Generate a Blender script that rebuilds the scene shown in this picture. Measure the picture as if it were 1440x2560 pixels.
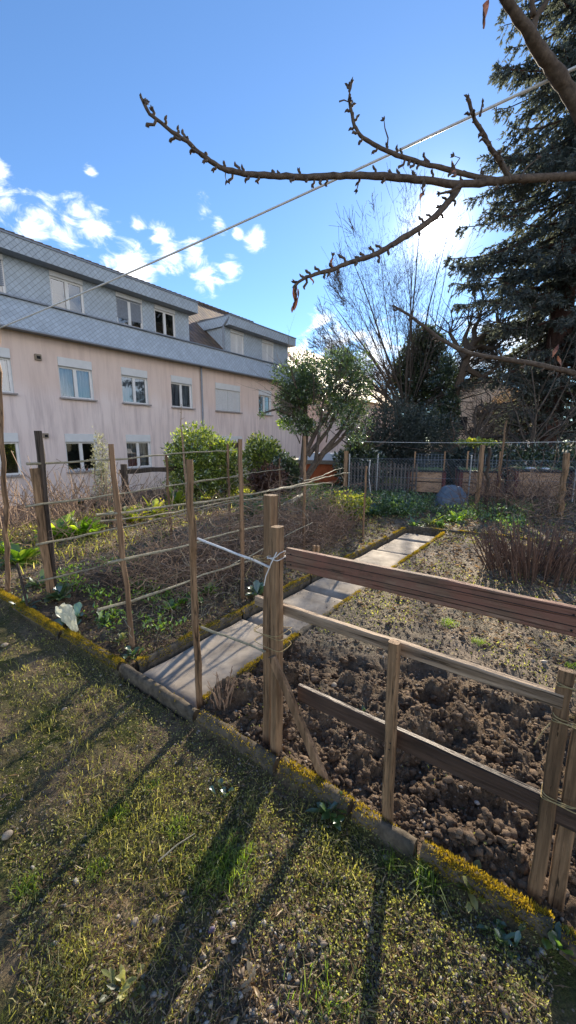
import bpy, math, random
import numpy as np
from mathutils import Vector
random.seed(7); RG = np.random.default_rng(7)
for o in list(bpy.data.objects): bpy.data.objects.remove(o)
SC = bpy.context.scene; COL = SC.collection
R = math.radians

# ------------------------------------------------------------------ camera
CH = 1.6; FPX = 966.0; PITCH = math.atan(177/966); YAW = R(36.25)
cam = bpy.data.cameras.new('camera'); camo = bpy.data.objects.new('camera', cam); COL.objects.link(camo)
cam.sensor_fit = 'VERTICAL'; cam.sensor_height = 36; cam.sensor_width = 36; cam.lens = FPX/2560*36
cam.clip_start = 0.05; cam.clip_end = 3000
camo.location = (0, 0, CH); camo.rotation_euler = (math.pi/2 - PITCH, 0, YAW)
SC.camera = camo
# ------------------------------------------------------------------ sun, sky, exposure
SUN_EL = R(24.6); SUN_AZ = R(17.4)            # azimuth measured from +Y towards -X
SD = Vector((-math.sin(SUN_AZ)*math.cos(SUN_EL), math.cos(SUN_AZ)*math.cos(SUN_EL), math.sin(SUN_EL)))
sl = bpy.data.lights.new('sun', 'SUN'); sl.energy = 5.0; sl.angle = R(0.53); sl.color = (1.0, 0.88, 0.70)
so = bpy.data.objects.new('sun', sl); COL.objects.link(so); so.rotation_euler = SD.to_track_quat('Z', 'Y').to_euler()
so.location = (0, 0, 30)
SC.view_settings.view_transform = 'Standard'; SC.view_settings.look = 'None'
SC.view_settings.exposure = 1.45; SC.view_settings.gamma = 1; SC.view_settings.use_curve_mapping = False
SC.cycles.max_bounces = 6; SC.cycles.transparent_max_bounces = 10; SC.cycles.sample_clamp_indirect = 4
SC.cycles.use_denoising = True

# layout helpers: a direction of view -> a point on a real plane
_a, _p = YAW, PITCH
_fh = np.array([-math.sin(_a), math.cos(_a), 0]); _r = np.array([math.cos(_a), math.sin(_a), 0]); _up = np.array([0, 0, 1.])
_f = _fh*math.cos(_p) - _up*math.sin(_p); _u = _up*math.cos(_p) + _fh*math.sin(_p); C0 = np.array([0, 0, CH])
def ray(x, y): return _f*FPX + _r*(x-720) - _u*(y-1280)
def dirn(x, y): d = ray(x, y); return d/np.linalg.norm(d)
def gp(x, y, z=0.0): d = ray(x, y); return C0 + (z-CH)/d[2]*d
def pl(x, y, ax, val): d = ray(x, y); return C0 + (val-C0[ax])/d[ax]*d
def dp(x, y, dep): return C0 + ray(x, y)/FPX*dep

class NT:
    """tiny helper to write node trees"""
    def __init__(s, tree): s.t = tree
    def n(s, typ, **kw):
        nd = s.t.nodes.new(typ)
        for k, v in kw.items(): setattr(nd, k, v)
        return nd
    def put(s, sock, v):
        if isinstance(v, bpy.types.NodeSocket): s.t.links.new(v, sock)
        else: sock.default_value = v
    def m(s, op, a, b=0.0, c=0.0, clamp=False):
        nd = s.n('ShaderNodeMath', operation=op, use_clamp=clamp)
        for i, v in enumerate((a, b, c)): s.put(nd.inputs[i], v)
        return nd.outputs[0]
    def vm(s, op, a, b=None):
        nd = s.n('ShaderNodeVectorMath', operation=op); s.put(nd.inputs[0], a)
        if b is not None: s.put(nd.inputs[1], b)
        return nd.outputs['Value'] if op in ('DOT_PRODUCT', 'DISTANCE', 'LENGTH') else nd.outputs[0]
    def noise(s, vec, scale, detail=4, rough=.55, dist=0.0):
        nd = s.n('ShaderNodeTexNoise'); s.put(nd.inputs['Vector'], vec)
        nd.inputs['Scale'].default_value = scale; nd.inputs['Detail'].default_value = detail
        nd.inputs['Roughness'].default_value = rough; nd.inputs['Distortion'].default_value = dist
        return nd.outputs['Fac']
    def vor(s, vec, scale, feature='F1', out='Distance'):
        nd = s.n('ShaderNodeTexVoronoi', feature=feature); s.put(nd.inputs['Vector'], vec); nd.inputs['Scale'].default_value = scale
        return nd.outputs[out]
    def mr(s, v, a, b, c=0.0, d=1.0, smooth=False):
        nd = s.n('ShaderNodeMapRange', interpolation_type='SMOOTHSTEP' if smooth else 'LINEAR')
        for i, q in enumerate((v, a, b, c, d)): s.put(nd.inputs[i], q)
        return nd.outputs[0]
    def ramp(s, v, stops):
        nd = s.n('ShaderNodeValToRGB'); s.put(nd.inputs[0], v); cr = nd.color_ramp
        while len(cr.elements) < len(stops): cr.elements.new(0.5)
        for e, (p, c) in zip(cr.elements, stops): e.position = p; e.color = (*c, 1)
        return nd.outputs[0]
    def mix(s, f, a, b, typ='MIX'):
        nd = s.n('ShaderNodeMix', data_type='RGBA', blend_type=typ)
        s.put(nd.inputs[0], f)
        for i, v in ((6, a), (7, b)): s.put(nd.inputs[i], v if isinstance(v, bpy.types.NodeSocket) else (*v, 1))
        return nd.outputs[2]
    def scale(s, vec, sc, rot=(0, 0, 0)):
        nd = s.n('ShaderNodeMapping'); s.put(nd.inputs[0], vec); nd.inputs['Scale'].default_value = sc; nd.inputs['Rotation'].default_value = rot
        return nd.outputs[0]
    def bump(s, h, strength=.5, dist=.01):
        nd = s.n('ShaderNodeBump'); nd.inputs['Strength'].default_value = strength; nd.inputs['Distance'].default_value = dist
        s.put(nd.inputs['Height'], h); return nd.outputs[0]

# ------------------------------------------------------------------ world
W = bpy.data.worlds.new('World'); SC.world = W; W.use_nodes = True; wt = W.node_tree; wt.nodes.clear(); q = NT(wt)
sky = q.n('ShaderNodeTexSky', sky_type='NISHITA'); sky.sun_disc = False; sky.sun_elevation = SUN_EL
sky.sun_rotation = -SUN_AZ
sky.air_density = 1.0; sky.dust_density = 0.05; sky.ozone_density = 2.2; sky.altitude = 300
tc = q.n('ShaderNodeTexCoord').outputs['Generated']
nv = q.vm('NORMALIZE', tc)
sep = q.n('ShaderNodeSeparateXYZ'); q.put(sep.inputs[0], nv)
sunang = q.vm('DISTANCE', nv, tuple(SD))
# haze of the air round the sun and the sun's own disc
aur = q.m('POWER', 2.718, q.m('MULTIPLY', sunang, -4.2)); aur2 = q.m('POWER', 2.718, q.m('MULTIPLY', sunang, -24.0))
aur3 = q.m('POWER', 2.718, q.m('MULTIPLY', sunang, -55.0)); disc = q.m('ADD', q.mr(sunang, 0.012, 0.030, 1, 0, True), q.m('MULTIPLY', aur3, .55))
skc = q.mix(1.0, sky.outputs[0], (0.53, 0.68, 0.82), 'MULTIPLY')
BLOBS = [(15, 500, 85), (75, 560, 95), (120, 540, 70), (165, 585, 80), (235, 560, 75), (190, 520, 50), (0, 430, 42), (228, 428, 26), (320, 665, 85), (405, 585, 45), (420, 635, 60),
         (345, 565, 30), (510, 530, 48), (545, 555, 36), (640, 590, 44), (597, 578, 24), (490, 640, 52), (520, 695, 58), (575, 672, 42),
         (800, 800, 42), (830, 870, 95), (760, 885, 60), (930, 890, 120), (1040, 880, 120), (1180, 900, 150), (900, 840, 40), (1330, 880, 140)]
mx = None
for (x, y, rr) in BLOBS:
    c = dirn(x, y); ang = .95*rr/966*abs(float(c@_f))
    v = q.mr(q.vm('DISTANCE', nv, tuple(c)), 0, ang, 1, 0)
    mx = v if mx is None else q.m('MAXIMUM', mx, v)
cv = q.scale(nv, (1.0, 1.0, 1.9), (0.35, 0.25, 0.3))
n1 = q.noise(cv, 17, 10, .66, .6); n2 = q.noise(cv, 5, 3, .5)
dens = q.m('ADD', q.m('MULTIPLY', mx, .86), q.m('ADD', q.m('MULTIPLY', q.m('SUBTRACT', n1, .5), 2.3), q.m('MULTIPLY', q.m('SUBTRACT', n2, .5), .9)))
dm = q.m('MULTIPLY', q.mr(dens, .18, 1.10, 0, .95, True), q.mr(mx, 0, .25, 0, 1, True))
shade = q.noise(nv, 22, 4, .5)
cc = q.mix(q.mr(shade, .35, .65), (7.2, 7.3, 7.6), (8.8, 8.6, 8.3))
# bright cloud bank added in unseen sky behind the camera to light the facade
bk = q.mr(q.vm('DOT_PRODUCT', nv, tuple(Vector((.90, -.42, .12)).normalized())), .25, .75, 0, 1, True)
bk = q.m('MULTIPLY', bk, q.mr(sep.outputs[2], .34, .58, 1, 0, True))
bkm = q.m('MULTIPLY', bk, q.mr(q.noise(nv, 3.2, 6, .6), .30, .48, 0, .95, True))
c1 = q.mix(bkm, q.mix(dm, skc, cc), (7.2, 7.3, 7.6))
ad = q.n('ShaderNodeVectorMath', operation='SCALE'); q.put(ad.inputs[0], (1.0, .97, .92)); q.put(ad.inputs['Scale'], q.m('ADD', q.m('MULTIPLY', aur, .2), q.m('ADD', q.m('MULTIPLY', aur2, 3.5), q.m('MULTIPLY', disc, 60))))
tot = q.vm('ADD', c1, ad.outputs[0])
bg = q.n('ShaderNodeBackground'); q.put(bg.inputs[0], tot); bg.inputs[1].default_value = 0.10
ow = q.n('ShaderNodeOutputWorld'); wt.links.new(bg.outputs[0], ow.inputs[0])
W.cycles.sampling_method = 'MANUAL'; W.cycles.sample_map_resolution = 512

# ------------------------------------------------------------------ materials
MATS = {}
def newmat(name):
    m = bpy.data.materials.new(name); m.use_nodes = True; t = m.node_tree; t.nodes.clear(); q = NT(t)
    out = q.n('ShaderNodeOutputMaterial'); MATS[name] = m; return m, q, out
def finish(q, out, col, rough=.8, bump=None, spec=.3, metallic=0.0):
    b = q.n('ShaderNodeBsdfPrincipled'); q.put(b.inputs['Base Color'], col if isinstance(col, bpy.types.NodeSocket) else (*col, 1))
    q.put(b.inputs['Roughness'], rough); b.inputs['Specular IOR Level'].default_value = spec; b.inputs['Metallic'].default_value = metallic
    if bump is not None: q.put(b.inputs['Normal'], bump)
    q.t.links.new(b.outputs[0], out.inputs[0]); return b
def plain(name, a, b=None, scale=20, rough=.7, bs=.3, bd=.004, detail=5, metallic=0, spec=.3):
    m, q, out = newmat(name); co = q.n('ShaderNodeTexCoord').outputs['Object']
    n = q.noise(co, scale, detail, .6); b = b or tuple(v*.7 for v in a)
    finish(q, out, q.mix(q.mr(n, .3, .7), b, a), rough, q.bump(n, bs, bd), spec, metallic); return m
def wood(name, light, dark, axis, rough=.75, stain=None, gs=1.0):
    m, q, out = newmat(name); co = q.n('ShaderNodeTexCoord').outputs['Object']; co = q.vm('ADD', co, q.scale(q.n('ShaderNodeTexNoise').outputs['Color'], (.02, .02, .02)))
    sc = [70*gs]*3; sc[axis] = 3.4
    g = q.noise(q.scale(co, tuple(sc)), 1, 6, .65, .6)
    sc2 = [16]*3; sc2[axis] = 1.3
    g2 = q.noise(q.scale(co, tuple(sc2)), 1, 4, .6, 1.2)
    kn = q.vor(q.scale(co, tuple(3.1 if i == axis else 9 for i in range(3))), 1)
    c = q.mix(q.mr(g, .3, .72), dark, light)
    c = q.mix(q.mr(g2, .42, .7), c, tuple(v*.5 for v in dark))
    if stain: c = q.mix(q.mr(q.noise(co, 5, 5, .7), .45, .6), c, stain)
    c = q.mix(q.mr(kn, .03, .10, .9, 0), c, tuple(v*.35 for v in dark))
    sc3 = [90*gs]*3; sc3[axis] = 1.0
    crack = q.mr(q.noise(q.scale(co, tuple(sc3)), 1, 3, .5, .3), .60, .68)
    c = q.mix(q.m('MULTIPLY', crack, .75), c, (.012, .009, .007))
    rn = q.n('ShaderNodeObjectInfo').outputs['Random']
    c = q.mix(1, c, q.ramp(rn, [(0, (.78, .76, .74)), (1, (1.15, 1.12, 1.08))]), 'MULTIPLY')
    h = q.m('SUBTRACT', q.m('ADD', g, g2), q.m('MULTIPLY', crack, 1.5))
    finish(q, out, c, rough, q.bump(h, .8, .004)); return m
def leafmat(name, stops, trans=.5, tcol=None, rough=.5, gloss=.12):
    m, q, out = newmat(name)
    at = q.n('ShaderNodeAttribute', attribute_name='rnd').outputs['Fac']
    c = q.ramp(at, stops)
    d = q.n('ShaderNodeBsdfDiffuse'); q.put(d.inputs[0], c)
    t = q.n('ShaderNodeBsdfTranslucent'); q.put(t.inputs[0], q.mix(1, c, tcol or (1.9, 2.0, .9), 'MULTIPLY'))
    g = q.n('ShaderNodeBsdfGlossy'); g.inputs['Roughness'].default_value = rough; g.inputs[0].default_value = (.9, .95, 1, 1)
    a = q.n('ShaderNodeMixShader'); a.inputs[0].default_value = trans; b = q.n('ShaderNodeMixShader'); b.inputs[0].default_value = gloss
    L = q.t.links; L.new(d.outputs[0], a.inputs[1]); L.new(t.outputs[0], a.inputs[2]); L.new(a.outputs[0], b.inputs[1]); L.new(g.outputs[0], b.inputs[2]); L.new(b.outputs[0], out.inputs[0])
    return m

def ground_mats():
    # lawn: thin mossy turf over gravelly soil
    m, q, out = newmat('lawn'); co = q.n('ShaderNodeTexCoord').outputs['Object']
    n1 = q.noise(co, 2.2, 5, .6); n2 = q.noise(co, 22, 6, .7); n3 = q.noise(co, 110, 4, .7); peb = q.vor(co, 75); pc = q.vor(co, 75, out='Color')
    soil = q.mix(q.mr(n2, .3, .7), (.035, .025, .016), (.36, .265, .175))
    green = q.mix(q.mr(n3, .3, .7), (.022, .028, .008), (.13, .14, .04))
    c = q.mix(q.mr(q.m('ADD', n1, q.m('MULTIPLY', n2, .35)), .55, .80), soil, green)
    sp = q.n('ShaderNodeSeparateColor'); q.put(sp.inputs[0], pc)
    pm = q.m('MULTIPLY', q.mr(peb, .25, .33, 1, 0), q.m('GREATER_THAN', sp.outputs[0], .72))
    c = q.mix(q.m('MULTIPLY', pm, .8), c, q.ramp(sp.outputs[1], [(0, (.16, .125, .09)), (1, (.45, .38, .29))]))
    h = q.m('ADD', q.m('ADD', q.m('MULTIPLY', n2, .8), q.m('MULTIPLY', n3, .45)), q.m('MULTIPLY', pm, .3))
    finish(q, out, c, .9, q.bump(h, 1.0, .035), .15)
    # dug soil
    m, q, out = newmat('soil'); co = q.n('ShaderNodeTexCoord').outputs['Object']
    n1 = q.noise(co, 1.4, 4, .6); n2 = q.noise(co, 26, 6, .7); n3 = q.noise(co, 120, 4, .7); pc = q.vor(co, 55, out='Color'); peb = q.vor(co, 55)
    c = q.mix(q.mr(n2, .3, .72), (.038, .025, .015), (.27, .18, .11))
    c = q.mix(q.mr(n1, .45, .7, 0, .6), c, (.28, .24, .18))
    sp = q.n('ShaderNodeSeparateColor'); q.put(sp.inputs[0], pc)
    pm = q.m('MULTIPLY', q.mr(peb, .2, .3, 1, 0), q.m('GREATER_THAN', sp.outputs[0], .86))
    c = q.mix(q.m('MULTIPLY', pm, .7), c, (.34, .30, .26))
    finish(q, out, c, .88, q.bump(q.m('ADD', n2, q.m('MULTIPLY', n3, .6)), 1.0, .035), .2)
    m, q, out = newmat('dry_soil'); co = q.n('ShaderNodeTexCoord').outputs['Object']
    n1 = q.noise(co, 1.1, 4, .6); n2 = q.noise(co, 24, 6, .72); n3 = q.noise(co, 100, 4, .7)
    c = q.mix(q.mr(n2, .32, .66), (.045, .032, .023), (.42, .32, .225)); c = q.mix(q.mr(n1, .42, .62, 0, .5), c, (.14, .13, .07))
    finish(q, out, c, .85, q.bump(q.m('ADD', n2, q.m('MULTIPLY', n3, .5)), 1.0, .04), .3)
    # rest of the grounds
    m, q, out = newmat('meadow'); co = q.n('ShaderNodeTexCoord').outputs['Object']
    n1 = q.noise(co, .8, 5, .6); n2 = q.noise(co, 12, 6, .7)
    c = q.mix(q.mr(n1, .35, .65), (.09, .07, .05), (.06, .075, .028)); c = q.mix(q.mr(n2, .4, .7), c, (.14, .115, .075))
    finish(q, out, c, .9, q.bump(n2, .8, .03), .1)
ground_mats()
def stucco():
    m, q, out = newmat('stucco'); co = q.n('ShaderNodeTexCoord').outputs['Object']
    f = q.noise(co, 60, 5, .7); big = q.noise(co, .5, 4, .6)
    st = q.noise(q.scale(co, (1, 2.2, .22)), 1.6, 6, .7)
    st2 = q.noise(q.scale(co, (1, 7, .35)), 1, 5, .7)
    sz = q.n('ShaderNodeSeparateXYZ'); q.put(sz.inputs[0], co)
    c = q.mix(q.mr(big, .35, .65), (.81, .68, .64), (.86, .74, .70))
    c = q.mix(q.m('MULTIPLY', q.mr(st, .46, .68), .60), c, (.47, .385, .385))
    c = q.mix(q.m('MULTIPLY', q.mr(st2, .5, .7), .30), c, (.52, .43, .41))
    # soot streaks below the sills and a warmer tint towards the overhang
    for (y0, y1) in ((14.7, 16.9),):
        a = q.m('MULTIPLY', q.mr(sz.outputs[1], y0, y0+.3, 0, 1, True), q.mr(sz.outputs[1], y1-.3, y1, 1, 0, True))
        b = q.m('MULTIPLY', q.mr(sz.outputs[2], 1.9, 2.3, .4, 1), q.mr(sz.outputs[2], 3.1, 3.2, 1, 0))
        c = q.mix(q.m('MULTIPLY', q.m('MULTIPLY', a, b), q.mr(st2, .3, .6, .2, .75)), c, (.30, .27, .27))
    c = q.mix(q.mr(q.m('ADD', sz.outputs[2], q.m('MULTIPLY', st, .9)), 4.9, 5.5, 0, .5), c, (.76, .57, .46))
    c = q.mix(q.mr(sz.outputs[2], -.55, -.9, 0, .25), c, (.35, .27, .24))
    finish(q, out, c, .92, q.bump(f, .5, .01), .1)
stucco()
def shingle(name, base, k=5.0):
    m, q, out = newmat(name); co = q.n('ShaderNodeTexCoord').outputs['Object']
    s = q.n('ShaderNodeSeparateXYZ'); q.put(s.inputs[0], co)
    hy = q.m('ADD', s.outputs[1], q.m('MULTIPLY', s.outputs[0], 1.0))
    u = q.m('MULTIPLY', q.m('ADD', hy, s.outputs[2]), k); v = q.m('MULTIPLY', q.m('SUBTRACT', hy, s.outputs[2]), k)
    fu = q.m('FRACT', u); fv = q.m('FRACT', v)
    # each diamond slate: dark joint at its two lower edges
    e = q.m('MINIMUM', fu, q.m('SUBTRACT', 1, fv))
    joint = q.mr(e, .03, .10, 1, 0)
    cb = q.n('ShaderNodeCombineXYZ'); q.put(cb.inputs[0], q.m('FLOOR', u)); q.put(cb.inputs[1], q.m('FLOOR', v))
    wn = q.n('ShaderNodeTexWhiteNoise'); q.put(wn.inputs[0], cb.outputs[0])
    c = q.mix(q.m('MULTIPLY', wn.outputs['Value'], .5), base, tuple(x*.72 for x in base))
    c = q.mix(q.m('MULTIPLY', q.mr(q.noise(co, 1.5, 5, .65), .4, .7), .35), c, tuple(x*.6 for x in base))
    c = q.mix(q.m('MULTIPLY', joint, .8), c, tuple(x*.30 for x in base))
    hgt = q.m('SUBTRACT', q.m('SUBTRACT', fu, fv), joint)
    finish(q, out, c, .55, q.bump(hgt, .6, .012), .35)
shingle('slate', (.52, .60, .69))
def tiles(name, ca, cb_, ky=3.3, kz=3.4):
    m, q, out = newmat(name); co = q.n('ShaderNodeTexCoord').outputs['Object']
    s = q.n('ShaderNodeSeparateXYZ'); q.put(s.inputs[0], co)
    u = q.m('MULTIPLY', s.outputs[1], ky); v = q.m('MULTIPLY', s.outputs[2], kz)
    cb = q.n('ShaderNodeCombineXYZ'); q.put(cb.inputs[0], q.m('FLOOR', u)); q.put(cb.inputs[1], q.m('FLOOR', v))
    wn = q.n('ShaderNodeTexWhiteNoise'); q.put(wn.inputs[0], cb.outputs[0])
    c = q.mix(wn.outputs['Value'], ca, cb_)
    c = q.mix(q.m('MULTIPLY', q.mr(q.noise(co, 3, 5, .7), .45, .65), .6), c, (.10, .09, .05))
    fv = q.m('FRACT', v); fu = q.m('ABSOLUTE', q.m('SUBTRACT', q.m('FRACT', u), .5))
    joint = q.m('MAXIMUM', q.mr(fv, .0, .12, 1, 0), q.mr(fu, .42, .48, 0, 1))
    c = q.mix(q.m('MULTIPLY', joint, .85), c, (.02, .015, .012))
    finish(q, out, c, .6, q.bump(q.m('SUBTRACT', q.m('MULTIPLY', fu, -1.5), fv), 1.0, .05), .4)
tiles('roof_tile', (.085, .055, .045), (.22, .135, .075)); tiles('red_tile', (.36, .20, .09), (.50, .30, .14))
wood('post_wood', (.42, .27, .155), (.19, .115, .062), 2); wood('rail_grey', (.46, .35, .25), (.24, .17, .115), 0)
wood('rail_red', (.36, .235, .165), (.16, .092, .062), 0, stain=(.25, .12, .085)); wood('rail_dark', (.10, .065, .05), (.04, .026, .022), 0, rough=.5)
wood('stake_wood', (.48, .31, .185), (.21, .125, .07), 2); wood('pine', (.55, .36, .20), (.38, .22, .12), 2); wood('plank_orange', (.62, .40, .25), (.40, .24, .14), 0, gs=.5)
wood('dark_wood', (.13, .10, .08), (.05, .038, .03), 2); wood('corner_red', (.26, .08, .07), (.12, .04, .035), 2); wood('grey_picket', (.22, .19, .17), (.10, .085, .075), 2)
plain('bark', (.155, .115, .085), (.055, .038, .028), 45, .85, .9, .006); plain('far_bark', (.17, .13, .10), (.06, .045, .035), 9, .9, .6, .02)
plain('spruce_bark', (.12, .065, .05), (.05, .028, .024), 9, .9, .9, .04); plain('twig', (.23, .16, .12), (.12, .08, .06), 30, .8)
plain('pale_twig', (.13, .105, .085), (.07, .056, .046), 8, .8); plain('cane', (.42, .37, .26), (.20, .175, .11), 30, .7, .5); plain('dry_stem', (.42, .29, .19), (.18, .11, .075), 25, .8)
plain('red_stem', (.20, .125, .09), (.09, .055, .04), 25, .7); plain('white', (.74, .75, .76), (.66, .67, .68), 4, .45, .1); plain('white_frame', (.80, .80, .80), (.74, .74, .74), 6, .35, .05)
plain('sill', (.42, .38, .37), None, 10, .7); plain('metal_grey', (.26, .29, .34), (.20, .22, .26), 12, .45, .1, metallic=.2); plain('galv', (.42, .44, .46), (.3, .31, .33), 20, .4, .2, metallic=.6)
plain('wire', (.78, .76, .73), (.6, .59, .57), 40, .5, .0, .001, spec=.4); plain('concrete', (.44, .375, .30), (.19, .155, .12), 5, .85, .5, .006, 8); plain('kerb', (.17, .135, .095), (.05, .040, .028), 22, .9, .8, .008, 8)
plain('black_film', (.03, .033, .038), (.02, .02, .022), 12, .4, .4, .02); plain('tarp', (.16, .20, .25), (.10, .13, .17), 7, .38, .8, .03, spec=.5)
plain('orange_panel', (.62, .17, .065), (.42, .10, .04), 5, .7, .4, .02); plain('plaster_far', (.80, .62, .46), (.70, .53, .38), 2, .9); plain('plinth', (.27, .19, .17), (.18, .13, .12), 12, .9)
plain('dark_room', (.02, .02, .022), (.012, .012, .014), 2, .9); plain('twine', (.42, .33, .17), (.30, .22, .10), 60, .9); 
plain('stone_pale', (.36, .30, .23), (.20, .16, .12), 30, .7); plain('pane_item', (.6, .6, .62), None, 5, .5); plain('purple_stone', (.12, .09, .17), None, 20, .6)
def pebm():
    m, q, out = newmat('pebble'); at = q.n('ShaderNodeAttribute', attribute_name='rnd').outputs['Fac']
    co = q.n('ShaderNodeTexCoord').outputs['Object']
    c = q.ramp(at, [(0, (.09, .065, .05)), (.35, (.17, .13, .095)), (.7, (.28, .23, .18)), (.93, (.40, .35, .29)), (1, (.55, .52, .48))])
    finish(q, out, q.mix(q.mr(q.noise(co, 130, 4, .7), .3, .7, 0, .4), c, (.06, .045, .03)), .7, None, .3)
pebm()
def crumbs(name, stops):
    m, q, out = newmat(name); at = q.n('ShaderNodeAttribute', attribute_name='rnd').outputs['Fac']; co = q.n('ShaderNodeTexCoord').outputs['Object']
    n = q.noise(co, 90, 6, .7); c = q.mix(q.mr(n, .3, .7, .55, 0), q.ramp(at, stops), (.04, .028, .02)); finish(q, out, c, .88, q.bump(n, 1.0, .012), .2)
crumbs('soil_clod', [(0, (.10, .066, .042)), (.6, (.20, .135, .088)), (1, (.29, .205, .135))]); crumbs('pale_crumb', [(0, (.10, .07, .048)), (.5, (.30, .22, .15)), (1, (.56, .45, .34))])
def curt():
    m, q, out = newmat('curtain'); co = q.n('ShaderNodeTexCoord').outputs['Object']
    s = q.n('ShaderNodeSeparateXYZ'); q.put(s.inputs[0], co)
    w = q.noise(q.scale(co, (1, 14, .6)), 1, 3, .5)
    finish(q, out, q.mix(q.mr(w, .35, .65), (.16, .18, .22), (.50, .53, .60)), .9)
curt()
def blinds():
    m, q, out = newmat('slatted'); co = q.n('ShaderNodeTexCoord').outputs['Object']; s = q.n('ShaderNodeSeparateXYZ'); q.put(s.inputs[0], co)
    f = q.m('FRACT', q.m('MULTIPLY', s.outputs[2], 19)); finish(q, out, q.mix(q.mr(f, .0, .25, .75, 0), (.72, .73, .75), (.32, .33, .36)), .5, q.bump(f, .4, .01))
blinds()
def glass():
    m, q, out = newmat('glass'); fr = q.n('ShaderNodeFresnel'); fr.inputs[0].default_value = 1.9
    g = q.n('ShaderNodeBsdfGlossy'); g.inputs['Roughness'].default_value = .02; t = q.n('ShaderNodeBsdfTransparent'); t.inputs[0].default_value = (.8, .85, .88, 1)
    mx = q.n('ShaderNodeMixShader'); q.put(mx.inputs[0], q.m('ADD', fr.outputs[0], .16, clamp=True)); q.t.links.new(t.outputs[0], mx.inputs[1]); q.t.links.new(g.outputs[0], mx.inputs[2]); q.t.links.new(mx.outputs[0], out.inputs[0])
glass()
def film():
    m, q, out = newmat('bag_film'); co = q.n('ShaderNodeTexCoord').outputs['Object']; n = q.noise(co, 30, 4, .6, 1.0)
    d = q.n('ShaderNodeBsdfPrincipled'); q.put(d.inputs['Base Color'], (.78, .80, .68, 1)); d.inputs['Roughness'].default_value = .3; q.put(d.inputs['Normal'], q.bump(n, 1.0, .02))
    t = q.n('ShaderNodeBsdfTranslucent'); t.inputs[0].default_value = (.85, .85, .68, 1); mx = q.n('ShaderNodeMixShader'); mx.inputs[0].default_value = .5
    q.t.links.new(d.outputs[0], mx.inputs[1]); q.t.links.new(t.outputs[0], mx.inputs[2])
    tr = q.n('ShaderNodeBsdfTransparent'); m2 = q.n('ShaderNodeMixShader'); m2.inputs[0].default_value = .25
    q.t.links.new(mx.outputs[0], m2.inputs[1]); q.t.links.new(tr.outputs[0], m2.inputs[2]); q.t.links.new(m2.outputs[0], out.inputs[0])
film()
leafmat('grass', [(0, (.07, .065, .018)), (.4, (.20, .20, .05)), (.75, (.38, .35, .11)), (1, (.66, .55, .30))], .5, gloss=.03)
leafmat('fresh_grass', [(0, (.05, .10, .018)), (.7, (.17, .24, .03)), (1, (.30, .34, .07))], .55, gloss=.04)
leafmat('clover', [(0, (.055, .065, .018)), (.5, (.19, .20, .05)), (1, (.46, .42, .17))], .45, gloss=.05)
leafmat('moss', [(0, (.06, .062, .014)), (.45, (.25, .21, .025)), (1, (.58, .44, .045))], .45, (1.5, 1.3, .6), gloss=.02)
leafmat('litter', [(0, (.07, .045, .028)), (.5, (.26, .18, .10)), (1, (.52, .40, .24))], .35, (1.3, 1.1, .8), gloss=.03)
leafmat('laurel_leaf', [(0, (.05, .08, .02)), (.4, (.13, .18, .03)), (.75, (.28, .34, .05)), (1, (.48, .48, .10))], .45, (1.8, 1.9, .7), .3, .14)
leafmat('tree_leaf', [(0, (.03, .055, .022)), (.6, (.065, .11, .032)), (1, (.20, .27, .07))], .38, (1.7, 1.8, .9), .3, .14)
leafmat('yew', [(0, (.035, .050, .042)), (.6, (.06, .075, .06)), (1, (.09, .11, .08))], .28, (1.5, 1.6, 1.2), .5, .06)
leafmat('ivy', [(0, (.022, .038, .018)), (.6, (.05, .075, .03)), (1, (.12, .15, .06))], .3, (1.6, 1.7, .9), .3, .14)
leafmat('spruce_needle', [(0, (.055, .065, .058)), (.6, (.085, .098, .082)), (1, (.12, .13, .10))], .38, (1.7, 1.7, 1.4), .5, .06)
leafmat('salad', [(0, (.07, .14, .018)), (.6, (.20, .34, .035)), (1, (.40, .50, .09))], .6, (1.8, 1.8, .6), .35, .10)
leafmat('celery', [(0, (.10, .17, .022)), (.5, (.32, .38, .04)), (1, (.58, .56, .08))], .6, (1.6, 1.5, .6), .35, .10)
leafmat('herb', [(0, (.045, .09, .028)), (.6, (.10, .17, .045)), (1, (.22, .30, .08))], .5, (1.6, 1.7, .8), .35, .12)
leafmat('cabbage', [(0, (.06, .11, .045)), (1, (.14, .21, .09))], .35, (1.4, 1.6, .9), .3, .16)
leafmat('silver_leaf', [(0, (.16, .17, .12)), (1, (.36, .36, .26))], .4, (1.3, 1.3, 1.0), .5, .05)
leafmat('dead_leaf', [(0, (.07, .035, .025)), (1, (.17, .085, .055))], .3, (1.3, 1.0, .8), .5, .05)
leafmat('thicket', [(0, (.12, .085, .055)), (.6, (.22, .16, .10)), (1, (.34, .26, .16))], .35, (1.3, 1.15, .9), .6, .02)

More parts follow.
